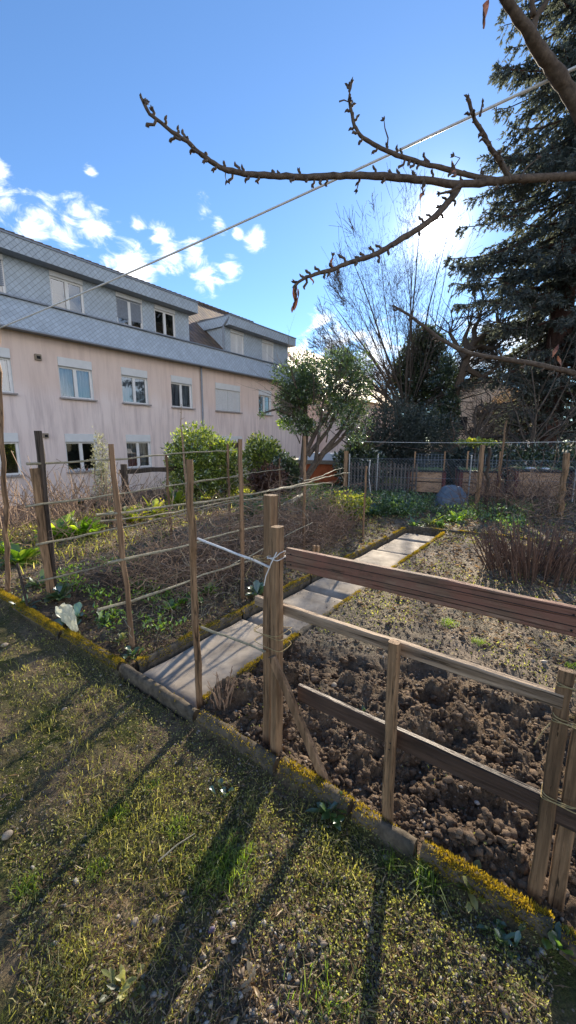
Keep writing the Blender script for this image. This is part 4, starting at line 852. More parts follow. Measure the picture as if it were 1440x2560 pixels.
trellis('cane_trellis', (-2.62, 2.8, 0), 'nearer cane trellis along the path with pale tan stakes', [(-2.63, 1.53, 1.58, .020, (-.05, -.02), 'stake_wood'), (-2.6, 2.76, 1.62, .022, (0, .01), 'stake_wood'), (-3.1, 4.63, 1.67, .022, (0, 0), 'stake_wood'), (-2.75, 5.9, 1.2, .016, (.02, 0), 'stake_wood')],
        [((-2.66, 1.35, 1.09), (-2.68, 4.7, 1.03), .011), ((-2.66, 1.38, 1.04), (-2.7, 3.2, .99), .007), ((-2.65, 1.40, .735), (-2.63, 3.3, .69), .011), ((-2.66, 1.3, .40), (-2.62, 2.95, .36), .011), ((-2.7, 3.3, 1.06), (-3.2, 6.2, 1.05), .011), ((-2.7, 2.7, .36), (-3.0, 4.7, .42), .008), ((-2.75, 4.1, 1.10), (-3.2, 6.0, 1.14), .009)])
trellis('cane_trellis', (-4.2, 3.2, 0), 'farther cane trellis starting at the thick tied post at the left', [(-4.25, 1.64, 1.70, .034, (.02, .02), 'dark_wood'), (-4.22, 1.60, 1.34, .040, (-.02, -.01), 'post_wood'), (-4.2, 3.1, 1.43, .017, (.0, 0), 'stake_wood'), (-4.2, 4.2, 1.56, .018, (0, 0), 'stake_wood'), (-4.3, 5.6, 1.3, .016, (0, 0), 'stake_wood')],
        [((-4.22, 1.52, 1.385), (-4.2, 4.35, 1.46), .013), ((-4.17, 1.45, .99), (-4.2, 4.5, 1.06), .012), ((-4.17, 1.5, .60), (-4.2, 5.4, .68), .012), ((-4.17, 1.48, .225), (-4.2, 3.6, .22), .011), ((-4.2, 3.0, 1.03), (-4.25, 5.7, 1.1), .009)])
t = thing('cane_barrier', (-1.71, 1.42, 0), 'single stake with two canes tied across to the double fence post', 'barrier')
b = MB(); stake(b, -1.72, 1.41, 1.5, .021, (.0, 0), -.1, 14, .005); b.build('stake', 'post_wood', t)
b = MB(); cane(b, (-1.70, 1.435, 1.055), (-1.12, 1.385, 1.0), .009, .004); b.build('cane', 'wire', t)
b = MB(); cane(b, (-1.70, 1.435, .50), (-1.16, 1.385, .555), .009, .004); b.build('cane', 'cane', t)
b = MB(); stake(b, -4.76, 1.4, 3.02, .024, (.07, .2), -.1, 22, .006); tag(b.build('garden_stake', 'stake_wood', origin=(-4.76, 1.4, 0)), 'very tall thin lone stake at the left picture edge', 'stake', 'single garden stakes')
b = MB(); a = gp(73, 1528); a[2] = -.05; c_ = pl(43, 1408, 1, a[1]+.02); b.tube([a, (a+c_)/2, c_], .012, 6, rough=.05); tag(b.build('garden_stake', 'dark_wood', origin=a), 'short dark leaning stick inside the mossy kerb at the left', 'stake', 'single garden stakes')
b = MB()
for dx in (0, .05): b.tube([(-2.73+dx, 4.33, -.1), (-2.73+dx, 4.33+dx*.3, .2)], [.028, .026], 9)
tag(b.build('marker_post', 'pine', origin=(-2.7, 4.33, 0)), 'short pale twin marker stub left of the path above the top rail', 'marker')
for (px, pb, pt, pw, lab, m) in [(1190, 1285, 1112, .05, 'rough post hung with dry stems left of the pair', 'stake_wood'), (1214, 1280, 1118, .04, 'dark post right behind the rough post with dry stems', 'dark_wood'), (1240, 1270, 1052, .025, 'tall thin pole rising above the ivy patch', 'stake_wood'),
                              (1398, 1292, 1132, .06, 'leaning rough post near the right edge by the wire fence', 'post_wood'), (50, 1300, 1190, .035, 'thin old post before the house behind the tall stake', 'dark_wood'), (925, 1240, 1150, .02, 'slim grey rod before the picket fence', 'galv'), (700, 1225, 1120, .0, '', '')]:
    if pw == 0: continue
    c = slope_pt(px, pb); d_ = ray(px, pt); k = np.hypot(c[0], c[1])/np.hypot(d_[0], d_[1]); zt = CH+d_[2]*k; b = MB(); stake(b, c[0], c[1], zt, pw, (RG.normal(0, .04), 0), c[2]-.15, 12, .012)
    tag(b.build('garden_post', m, origin=c), lab, 'post', 'rough garden posts')
# the dry bean vines and brush
def tangle(name, n, box, L, r, mat, lab, cat='dead vines', curl=1.0, up=.2):
    (x0, x1), (y0, y1), (h0, h1) = box; A = []; B = []; ra = []
    for i in range(n):
        p = np.array([RG.uniform(x0, x1), RG.uniform(y0, y1), 0]); p[2] = float(ground_z(p[0], p[1]))+RG.uniform(h0, h1)**1.0*RG.random(); d = RG.normal(0, 1, 3); d[2] = abs(d[2])*up+up*.5; d /= np.linalg.norm(d)
        k = RG.integers(4, 9); st = L*RG.uniform(.5, 1.2)/k; rr = r*RG.uniform(.6, 1.3)
        for j in range(k):
            q_ = p+d*st; A.append(p); B.append(q_); ra.append(rr); p = q_; d = d+RG.normal(0, .45*curl, 3); d /= np.linalg.norm(d)
            if p[2] < 0.01+float(ground_z(p[0], p[1])): d[2] = abs(d[2])
    b = MB(); b.segs(A, B, ra, np.array(ra)*.85, 3); tag(b.build(name, mat), lab, cat, kind='stuff')
tangle('dead_bean_vines', 2200, ((-4.1, -2.95), (2.2, 6.2), (0, .95)), .55, .0034, 'dry_stem', 'brown dead bean vines tangled between the cane rows')
tangle('dead_vine_stems', 1200, ((-4.4, -2.8), (1.9, 6.3), (0, .35)), .35, .0022, 'twig', 'dark thin dead stems low between the cane rows')
tangle('pale_vine_threads', 120, ((-2.72, -2.55), (1.6, 4.6), (.05, 1.15)), .35, .0018, 'cane', 'pale dead tendrils hanging on the nearer trellis', up=.0)
tangle('dead_tendrils', 140, ((-4.3, -4.1), (1.5, 5.5), (.05, 1.5)), .35, .0022, 'dry_stem', 'dead tendrils hanging on the farther trellis', up=.0)
tangle('thorny_brush', 380, ((-9.5, -6.2), (1.9, 4.4), (0, .5)), 1.1, .006, 'dry_stem', 'reddish bramble canes in front of the house at the left edge', 'brambles', .35, 1.1)
tangle('straw_brush', 420, ((-11.5, -9.6), (6.0, 8.4), (0, .5)), .9, .005, 'pale_twig', 'pale straw coloured brush before the house left of the laurel', 'brush', .4, 1.0)
tangle('raspberry_canes', 240, ((-1.9, -.2), (8.6, 11.0), (0, .6)), .9, .005, 'red_stem', 'dead raspberry canes along the wire fence at the right', 'dead canes', .3, 1.0)
tangle('fence_creepers', 240, ((-1.0, .9), (8.4, 11.6), (0, 1.2)), .8, .005, 'dry_stem', 'dead creepers over the posts at the right edge', 'dead creepers', .5, .6)
# clumps of bare stalks
def stalks(name, c, n, H, rad, r, mat, lab, cat, lean=.25, stub=.0):
    c = np.array([*c, float(ground_z(*c))]); b = MB()
    for i in range(n):
        a = RG.random()*6.28; q_ = rad*RG.random()**.7; p0 = c+np.array([math.cos(a)*q_, math.sin(a)*q_, -.02]); h = H*RG.uniform(.35, 1); tip = p0+np.array([math.cos(a)*h*lean*RG.random(), math.sin(a)*h*lean*RG.random(), h])
        mid = (p0+tip)/2+RG.normal(0, .02*H, 3); b.tube([p0, mid, tip], [r, r*.9, r*(.6-stub)], 5, rough=.08)
        for _ in range(int(RG.integers(0, 4))):
            s0 = p0+(tip-p0)*RG.uniform(.4, .95); b.tube([s0, s0+RG.normal(0, .05*H, 3)+np.array([0, 0, .10*H])], [r*.5, r*.25], 4)
    tag(b.build(name, mat, origin=c), lab, cat)
stalks('cut_stalks', (-.25, 5.45), 260, .60, .60, .0075, 'red_stem', 'dark clump of cut back dead stalks in the right bed', 'dead stalks', .75)
stalks('cut_shoots', (-1.58, 1.47), 16, .24, .07, .0035, 'dry_stem', 'small clump of reddish shoots at the foot of the barrier stake', 'dead shoots', .6)
stalks('bare_shrub', (.9, 7.6), 90, 1.0, .6, .008, 'red_stem', 'reddish leafless shrub at the right edge behind the cut stalks', 'bare shrub', .4)
for (px, py, n, H, lab) in [(120, 1290, 60, 1.5, 'leafless pale stemmed shrub behind the thick tied post'), (380, 1250, 110, .95, 'straw coloured leafless shrub left of the laurel')]:
    c = slope_pt(px, py); stalks('bare_shrub', (c[0], c[1]), n, H, .5, .010, 'pale_twig', lab, 'bare shrub', .8)

# ================================================================== small things lying or standing about
def bag():
    c = gp(190, 1588); t = thing('plastic_bag', c, 'crumpled whitish plastic bag upturned on a short stick at the mossy kerb', 'bag'); b = MB(); nr, ns = 16, 28; vs = []
    ax = np.array([.10, .0, -.30]); ax = np.array([-.15, -.02, .19])
    for i in range(nr+1):
        u = i/nr; r = (.034+.046*min(1, u*1.2)**.8)*(1+.05*math.sin(u*17)); cc = c+np.array([.0, 0, .04])+ax*u
        for j in range(ns):
            a = j/ns*6.283; k = 1+.16*math.sin(a*4+u*5)+.10*math.sin(a*9-u*13)+RG.normal(0, .05); vs.append(cc+np.array([math.cos(a)*r*k*.95, math.sin(a)*r*k*.6, math.cos(a)*r*.25+.012*math.sin(a*3+u*7)]))
    Q = [[i*ns+j, i*ns+(j+1) % ns, (i+1)*ns+(j+1) % ns, (i+1)*ns+j] for i in range(nr) for j in range(ns)]; k = len(vs); vs.append(c+np.array([0, 0, .03])); T = [[k, (j+1) % ns, j] for j in range(ns)]
    b.add(vs, Q, T); b.build('bag_skin', 'bag_film', t, smooth=True); s_ = MB(); s_.tube([c+np.array([.01, 0, -.08]), c+ax*.7+np.array([0, 0, .03])], .006, 6); s_.build('stick', 'dark_wood', t)
seed(108); bag()
def stone(px, py, r, mat, lab): 
    c = gp(px, py); c[2] = float(ground_z(c[0], c[1]))+r*.25; b = MB(); b.rocks([c], r, flat=.6, rough=.10); o = b.build('stone', mat, smooth=True, origin=c); md = o.modifiers.new('s', 'SUBSURF'); md.levels = md.render_levels = 2; tag(o, lab, 'stone', 'larger stones on the turf')
for a in [(528, 2300, .021, 'purple_stone', 'dull purple stone in the shadow at the bottom centre'), (335, 2282, .021, 'stone_pale', 'pale round stone left of the purple one'), (388, 2275, .020, 'stone_pale', 'tan flat stone right beside the pale round one'), (15, 2070, .028, 'stone_pale', 'largest pale stone cut by the left edge'), (160, 1765, .018, 'stone_pale', 'flat grey stone in the turf at the left'), (835, 1715, .028, 'stone_pale', 'pale stone on the dug soil above the slanting brace'),
          (103, 2232, .010, 'stone_pale', 'tiny white pebble in the shadow streak at the left'), (1405, 1850, .018, 'stone_pale', 'white stone on the dug soil by the tied posts'), (10, 1602, .035, 'stone_pale', 'flat pale stone at the left edge below the kerb'), (455, 2205, .014, 'stone_pale', 'small pale stone at the centre of the open turf'), (625, 2385, .013, 'stone_pale', 'small brownish stone right of the purple one')]: stone(*a)
b = MB(); a = gp(395, 2160); c_ = gp(487, 2090); b.tube([a+[0, 0, .012], (a+c_)/2+[0, 0, .022], c_+[0, 0, .012]], [.003, .0028, .002], 6, rough=.08); tag(b.build('fallen_twig', 'cane', origin=a), 'straight pale twig lying on the turf near the middle', 'twig')
# grey log beside the far end of the canes and old beam rack by the house
b = MB(); b.tube([(-4.75, 6.5, .28), (-5.6, 8.6, .33)], .035, 8, rough=.05); b.tube([(-5.0, 6.4, .18), (-5.7, 8.4, .22)], .035, 8, rough=.05); b.tube([(-4.8, 6.7, -.1), (-4.8, 6.7, .3)], .03, 7); b.tube([(-5.55, 8.4, -.1), (-5.55, 8.4, .34)], .03, 7)
tag(b.build('pole_rack', 'cane', origin=(-5, 7, 0)), 'pale peeled poles resting low behind the double fence post', 'poles')
t = thing('beam_rack', (-9, 5, -.6), 'old horizontal beam on a stump before the house', 'beam')
a = pl(300, 1180, 0, -9.); c_ = pl(560, 1162, 0, -9.); b = MB(); b.beam(a, c_, .09, .12, warp=.008, seg=8); b.build('beam', 'dark_wood', t); b = MB(); p = pl(303, 1168, 0, -9.); b.tube([(p[0]+.12, p[1], -1), (p[0]+.12, p[1], p[2]+.08)], [.10, .08], 8, rough=.1); b.build('post', 'dark_wood', t)
b = MB(); b.tube([(c_[0]+.12, c_[1]-.2, -1), (c_[0]+.12, c_[1]-.2, c_[2]+.05)], .07, 8, rough=.1); b.build('post', 'dark_wood', t)

seed(152)
# ================================================================== back fence, raised beds
BD = np.array([.953, .303, 0]); BN = np.array([-.303, .953, 0]); B0 = np.array([-5.5, 10.62, 0])
def bp(s_, n=0, z=0): return B0+BD*s_+BN*n+np.array([0, 0, z])
def rotm(): return [[BD[0], BN[0], 0], [BD[1], BN[1], 0], [0, 0, 1]]
t = thing('picket_fence', bp(.9, .35), 'low grey picket fence behind the wire mesh at the end of the garden', 'fence')
for z in (.3, .78): b = MB(); b.beam(bp(0, .38, z), bp(2.0, .38, z), .03, .06); b.build('rail', 'grey_picket', t)
for i in range(19): b = MB(); s_ = .03+i*.108; b.beam(bp(s_, .345, .03), bp(s_+RG.normal(0, .004), .345, .94+RG.normal(0, .012)), .05, .022, up=tuple(BN)); b.build('picket', 'grey_picket', t)
t = thing('wire_fence', bp(3, .05), 'diamond mesh wire fence with thin metal posts across the back of the garden', 'fence')
A = []; B = []; Lf = 6.9; hh = 1.08; st = .085
for i in range(int((Lf+hh)/st)):
    s_ = i*st
    for sg in (1, -1):
        a0, z0 = (s_, .02) if s_ < Lf else (Lf, .02+(s_-Lf))
        a1, z1 = max(0, s_-hh), None
        u0 = min(s_, Lf); zz0 = s_-u0; u1 = max(0, s_-hh); zz1 = s_-u1
        if sg < 0: u0, u1 = Lf-u0, Lf-u1
        A.append(bp(u0, .1+.004*sg, .02+zz0)); B.append(bp(u1, .1+.004*sg, .02+zz1))
b = MB(); b.segs(A, B, .0019, .0019, 3); b.build('mesh', 'metal_grey', t)
for s_ in (.0, .85, 3.4, 5.9): b = MB(); b.tube([bp(s_, .13, -.2), bp(s_, .13, 1.22)], .022, 8); b.build('post', 'galv', t)
for z in (1.09, .55): b = MB(); b.segs([bp(0, .1, z)], [bp(Lf, .1, z)], .004, .004, 4); b.build('tension_wire', 'galv', t)
# orange board and old post at the left end
def rbox(s0, s1, n0, n1, H, lab, net=False, bags=False):
    t = thing('raised_bed', bp((s0+s1)/2, (n0+n1)/2), lab, 'raised bed', 'wooden raised beds')
    for k, z in enumerate((.10, .42)):
        for (a, c_) in ((bp(s0+.06, n0), bp(s1-.06, n0)), (bp(s0+.06, n1), bp(s1-.06, n1)), (bp(s0, n0+.06), bp(s0, n1-.06)), (bp(s1, n0+.06), bp(s1, n1-.06))):
            b = MB(); b.beam(a+[0, 0, z+H*.2], c_+[0, 0, z+H*.2], .035, H*.40, warp=.002, seg=5); b.build('board', 'plank_orange', t)
    for s_ in (s0, s1):
        for n in (n0, n1): b = MB(); b.beam(bp(s_, n, -.1), bp(s_, n, H+.03), .10, .10, up=tuple(BN)); b.build('corner_post', 'corner_red', t)
    b = MB(); b.box(bp((s0+s1)/2, (n0+n1)/2, H+.0), (s1-s0+.1, n1-n0+.1, .05), rot=rotm()); b.build('liner', 'black_film', t)
    b = MB(); n = 900; P = np.stack([RG.uniform(s0, s1, n), RG.uniform(n0, n1, n)], 1); P = np.array([bp(u, v, H+.02) for u, v in P]); b.leaves(P, RG.normal(0, 1, (n, 3))+[0, 0, .5], RG.uniform(.03, .08, n), RG.uniform(.02, .04, n)); b.build('planting', 'herb', t)
    if net:
        for s_ in (s0+.15, s1-.02): b = MB(); b.beam(bp(s_, n0+.05, H-.1), bp(s_, n0+.05, H+.58), .045, .03, up=tuple(BN)); b.build('upright', 'pine', t)
        b = MB(); A = []; B = []
        for z in np.linspace(.06, .5, 6): A.append(bp(s0+.15, n0+.08, H+z)); B.append(bp(s1, n0+.08, H+z))
        for s_ in np.linspace(s0+.15, s1, 10): A.append(bp(s_, n0+.08, H)); B.append(bp(s_, n0+.08, H+.5))
        b.segs(A, B, .004, .004, 3); b.build('trellis_mesh', 'galv', t)
    if bags:
        for s_ in (.3, .62): b = MB(); b.rocks([bp(s0+(s1-s0)*s_, n0+.1, H+.05)], .14, flat=.28, rough=.08); b.build('plastic_sheet', 'white', t, smooth=True)
rbox(1.75, 2.75, .5, 1.5, .72, 'orange brown raised bed behind the wire fence left of the blue cover', net=True)
rbox(3.2, 4.2, .5, 1.5, .74, 'orange brown raised bed behind the blue cover with upright laths', net=True)
rbox(4.65, 5.8, .6, 1.6, .80, 'greyish raised bed with white plastic sheets on top at the right', bags=True)
rbox(6.2, 7.4, .3, 1.3, .78, 'raised bed at the far right edge of the picture')
# blue cover
c = gp(1128, 1264); b = MB(); vs = []
for (z, w, d_) in ((0, .40, .36), (.24, .36, .30), (.44, .22, .18), (.49, .18, .12)):
    for j in range(16):
        a = (j+.5)/16*6.283; ca, sa = math.cos(a), math.sin(a); k = 1/max(abs(ca), abs(sa)); k = 1+(k-1)*.75; rr = RG.normal(0, .012); vs.append(c+BD*ca*w*k+BN*sa*d_*k+np.array([rr, rr, z+RG.normal(0, .008)]))
Q = [[i*16+j, i*16+(j+1) % 16, (i+1)*16+(j+1) % 16, (i+1)*16+j] for i in range(3) for j in range(16)]; k = len(vs); vs.append(c+np.array([0, 0, .53])); b.add(vs, Q, [[k, 48+j, 48+(j+1) % 16] for j in range(16)])
tag(b.build('compost_cover', 'tarp', origin=c), 'dull blue tarpaulin covered heap in front of the raised beds', 'cover')
# orange red panel with pale cover
t = thing('orange_shed', (-10.3, 16.4, -.6), 'low orange red shed with a pale flat top behind the leaning laurel tree', 'shed')
c = np.array([-8.5, 13.6, 0]); b = MB(); b.box(c+[0, 0, -.15], (2.5, 1.6, 1.75), rot=rotm()); b.build('wall', 'orange_panel', t); b = MB(); b.box(c+[0, 0, .80], (2.8, 1.9, .14), rot=rotm()); b.build('roof', 'stone_pale', t); b = MB(); b.box(c+[.2, 0, 1.0], (1.6, 1.2, .26), rot=rotm(), taper=.85); b.build('pale_cover', 'white', t)
b = MB(); b.beam(bp(-.12, .2, -.3), bp(-.12, .2, 1.3), .12, .10, up=tuple(BN), warp=.004, seg=6); tag(b.build('garden_post', 'stake_wood', origin=bp(-.12, .2)), 'brown corner post at the left end of the picket fence', 'post', 'rough garden posts')
# lines strung over the back
def line(a, c_, r, lab, name='clothes_line', cat='line', mat='wire', sag=.05):
    u = np.linspace(0, 1, 20)[:, None]; P = np.array(a)+(np.array(c_)-np.array(a))*u; P[:, 2] -= sag*4*(u*(1-u))[:, 0]; b = MB(); b.tube(P, r, 5); tag(b.build(name, mat, origin=a), lab, cat)
line(bp(-.12, .2, 1.5)+[0, 0, .1], bp(6.4, -1.5, 1.62), .006, 'thin line strung above the picket fence and raised beds')

# ================================================================== trees
def grow(o, p, d, L, r, lv, P):
    """recursive limbs; o = dict with lists A,B,ra,rb,lv ; P = parameters per level"""
    q_ = P[lv]; n = q_['n']; st = L/n; pts = [p.copy()]
    for i in range(n):
        if 'inside' in o and not o['inside'](p): return
        d = d+RG.normal(0, q_['w'], 3)+np.array(q_['up'])*st; d /= np.linalg.norm(d); pn = p+d*st; rr = r*(1-(i+1)/n*q_['tp'])
        o['A'].append(p); o['B'].append(pn); o['ra'].append(r*(1-i/n*q_['tp'])); o['rb'].append(rr); o['lv'].append(lv); p = pn; pts.append(p.copy())
        if lv+1 < len(P):
            f = (i+1)/n
            if f >= q_['s0']:
                for _ in range(RG.poisson(q_['k'])):
                    ax = RG.normal(0, 1, 3); ax -= d*(ax@d); ax /= np.linalg.norm(ax)+1e-9; an = RG.normal(q_['a'], .12); nd = d*math.cos(an)+ax*math.sin(an)
                    grow(o, p-d*st*RG.random(), nd, L*q_['l']*RG.uniform(.6, 1.1)*(1.15-.5*f), rr*q_['r'], lv+1, P)
    if lv+1 < len(P): grow(o, p, d, L*.6, r*(1-q_['tp']), lv+1, P)
    o.setdefault('tips', []).append((p, d))
def newo(): return dict(A=[], B=[], ra=[], rb=[], lv=[])
def seg_mesh(o, sel=None, sides=(8, 6, 4, 3, 3, 3)):
    b = MB(); lv = np.array(o['lv']); A = np.array(o['A']); B = np.array(o['B']); ra = np.array(o['ra']); rb = np.array(o['rb'])
    for k in range(lv.max()+1):
        m = lv == k
        if m.any() and (sel is None or k in sel): b.segs(A[m], B[m]+(B[m]-A[m])*.04, ra[m], rb[m], sides[min(k, 5)])
    return b
def bare_tree():
    base = gp(1020, 1215, 0); base = C0+_fh*24+_r*((1015-720)*24/982); base[2] = -.3
    t = thing('bare_tree', base, 'big leafless tree with a wide fan of fine twigs before the sun', 'tree'); o = newo()
    P = [dict(n=7, w=.06, up=(0, 0, .04), tp=.55, s0=.3, k=1.1, a=.50, l=.62, r=.42), dict(n=7, w=.07, up=(0, 0, .05), tp=.7, s0=.2, k=1.3, a=.52, l=.60, r=.5),
         dict(n=6, w=.08, up=(0, 0, .10), tp=.7, s0=.1, k=1.7, a=.6, l=.66, r=.6), dict(n=5, w=.09, up=(0, 0, .16), tp=.7, s0=.1, k=1.5, a=.55, l=.70, r=.65), dict(n=4, w=.10, up=(0, 0, .12), tp=.6, s0=1, k=0, a=.5, l=.5, r=.6)]
    ce = C0+_fh*24+_r*((985-720)*24/982)
    def inside(p):
        u = (p-ce)@_r; v = (p-ce)@_fh; z = p[2]-5.2; a = math.atan2(z, u); rx = 5.5*(1+.07*math.sin(a*7)+.05*math.sin(a*13+1))
        return (u/rx)**2+(v/5.5)**2+(z/(10.2 if z > 0 else 3.4))**2 < 1+RG.normal(0, .07)
    o['inside'] = inside
    P = [dict(n=10, w=.04, up=(0, 0, .012), tp=.86, s0=.12, k=.95, a=.48, l=.36, r=.50), dict(n=6, w=.07, up=(0, 0, .05), tp=.7, s0=.1, k=1.1, a=.52, l=.66, r=.6),
         dict(n=5, w=.08, up=(0, 0, .10), tp=.7, s0=.1, k=.85, a=.5, l=.70, r=.6), dict(n=4, w=.09, up=(0, 0, .14), tp=.6, s0=1, k=0, a=.5, l=.5, r=.6)]
    for i in range(46):
        a = -1.36+2.72*(i+RG.uniform(.1, .9))/46; st = base+np.array([0, 0, 3.4+1.4*RG.random()])+_r*a*.9; d = _r*math.sin(a)*.95+_fh*RG.normal(0, .32)+np.array([0, 0, math.cos(a)+.12]); d /= np.linalg.norm(d)
        L = np.interp(abs(a), [0, .5, .9, 1.3], [10.2, 8.8, 6.8, 5.2])*.92; grow(o, st, d, L, .040 if i % 5 else .08, 0, P)
    trunk = MB()
    for lx in (-.6, 0., .35): trunk.tube([base+_r*lx*.5, base+_r*lx*.7+[0, 0, 2.0], base+_r*lx*1.1+[0, 0, 4.2]], [.30, .25, .20], 10, rough=.05)
    trunk.build('trunk', 'far_bark', t); seg_mesh(o, (0, 1), (7, 5, 4, 3)).build('limbs', 'pale_twig', t)
    mb = MB(); lv = np.array(o['lv']); m = lv >= 2
    s0 = np.array([-1.2, 2.0, 0.]); sdn = np.array(SD); q0 = np.array(o['A'])-s0; dist = np.linalg.norm(q0-np.outer(q0@sdn, sdn), axis=1)      # twigs thinned along the sun's line so its light reaches the garden
    m &= (dist > 4.4) | (RG.random(len(lv)) < .42)
    A, B, ra, rb = (np.array(o[k])[m] for k in ('A', 'B', 'ra', 'rb')); fz = np.where(dist[m] < 4.4, .65, 1.); mb.segs(A, B, np.maximum(ra*.8, .0098)*fz, np.maximum(rb*.8, .008)*fz, 3); mb.build('twigs', 'pale_twig', t)
    print('bare tree segs', len(o['A']))
seed(109); bare_tree()
def crown_pts(n, c, rad, f=1.2, seed=0, shell=.55, thr=-.1):
    """points in a lumpy ellipsoid, denser towards the shell"""
    P = RG.normal(0, 1, (n*2, 3)); P /= np.linalg.norm(P, axis=1, keepdims=True); u = RG.random((n*2, 1))**(shell)
    lump = 1+.32*fbm(P[:, 0]*2+seed, P[:, 2]*2+P[:, 1]*2+seed*3, 1.3, 3)[:, None]
    Q = P*u*lump*np.array(rad)+np.array(c); k = fbm(Q[:, 0]*f+seed, (Q[:, 2]+Q[:, 1]*.7)*f, 1.0, 3)+.25*fbm(Q[:, 1]*f*2, Q[:, 2]*f*2+seed, 1., 2) > thr+RG.normal(0, .12, len(Q)); return Q[k][:n], P[k][:n]
def leafy(name, parts, mat, t, size=(.06, .12), wr=.42, up=.3):
    b = MB()
    for (n, c, rad, f, sd, sh, thr) in parts:
        P, D = crown_pts(n, c, rad, f, sd, sh, thr); n = len(P); D = D+RG.normal(0, .8, (n, 3))+np.array([0, 0, up]); L = RG.uniform(*size, n); b.leaves(P, D, L, L*wr)
    return b.build(name, mat, t)
def offs(base, lx, z, ly=0): return base+_r*lx+_fh*ly+np.array([0, 0, z-base[2]])
seed(154)
def laurel_bush(px, pw, ptop, dep, lab, n, mat='laurel_leaf', pbot=1225, sz=(.08, .15)):
    c = C0+_fh*dep+_r*((px-720)*dep/982); zt = CH+(1103-ptop)*dep/982; zg = float(ground_z(c[0], c[1])); c[2] = zg; t = thing('laurel_bush', c, lab, 'bush', 'evergreen bushes'); w = pw/2*dep/982
    zc = (zt+zg)/2; leafy('leaves', [(n, c+[0, 0, zc-zg], (w, w, (zt-zg)/2), 1.6, px*.1, .45, -.35)], mat, t, sz)
    b = MB()
    for i in range(14): a = RG.random()*6.28; b.tube([c+[0, 0, -.1], c+np.array([math.cos(a)*w*.4, math.sin(a)*w*.4, (zt-zg)*.5]), c+np.array([math.cos(a)*w*.7, math.sin(a)*w*.7, (zt-zg)*.8])], [.03, .02, .008], 5)
    b.build('stems', 'far_bark', t)
laurel_bush(487, 150, 1068, 11.5, 'big glossy laurel bush before the house left of the downpipe', 9000)
laurel_bush(556, 100, 1100, 11.8, 'narrower evergreen bush between the two big laurels', 4000)
laurel_bush(655, 110, 1092, 12.5, 'laurel bush right of the tan stake', 6500); laurel_bush(712, 80, 1140, 12.0, 'lower dark bush at the foot of the leaning tree', 4000, 'ivy'); laurel_bush(668, 90, 1165, 11.4, 'reddish twiggy bush in front of the second laurel', 2200, 'dead_leaf')
c = slope_pt(250, 1290); c = C0+_fh*8.5+_r*((250-720)*8.5/982); c[2] = float(ground_z(c[0], c[1])); t = thing('silver_shrub', c, 'slender silvery leaved shrub below the lower house windows', 'shrub'); leafy('leaves', [(1600, c+[0, 0, 1.0], (.22, .22, .95), 3, 4, .6, -.2), (700, c+[.1, 0, .45], (.4, .3, .5), 3, 9, .6, -.1)], 'silver_leaf', t, (.03, .07)); b = MB(); b.tube([c, c+[.02, 0, .8], c+[0, .05, 1.7]], [.02, .015, .006], 5); b.build('stem', 'twig', t)
# thin sapling rising in front of the laurel
b = MB(); a = pl(462, 1180, 0, -6.2); P = [(a[0], a[1], -.3), (a[0], a[1]+.03, .8), tuple(a), tuple(pl(458, 1120, 0, -6.2)), tuple(pl(452, 1065, 0, -6.2)), tuple(pl(453, 1010, 0, -6.2))]; b.tube(P, [.03, .026, .022, .016, .010, .005], 7, rough=.1)
for i in range(14): q_ = np.array(P[3])+(np.array(P[5])-np.array(P[3]))*RG.random(); b.tube([q_, q_+RG.normal(0, .03, 3)], [.006, .003], 4)
tag(b.build('young_tree', 'dry_stem', origin=P[0]), 'thin leafless sapling standing in front of the laurel bush', 'sapling')

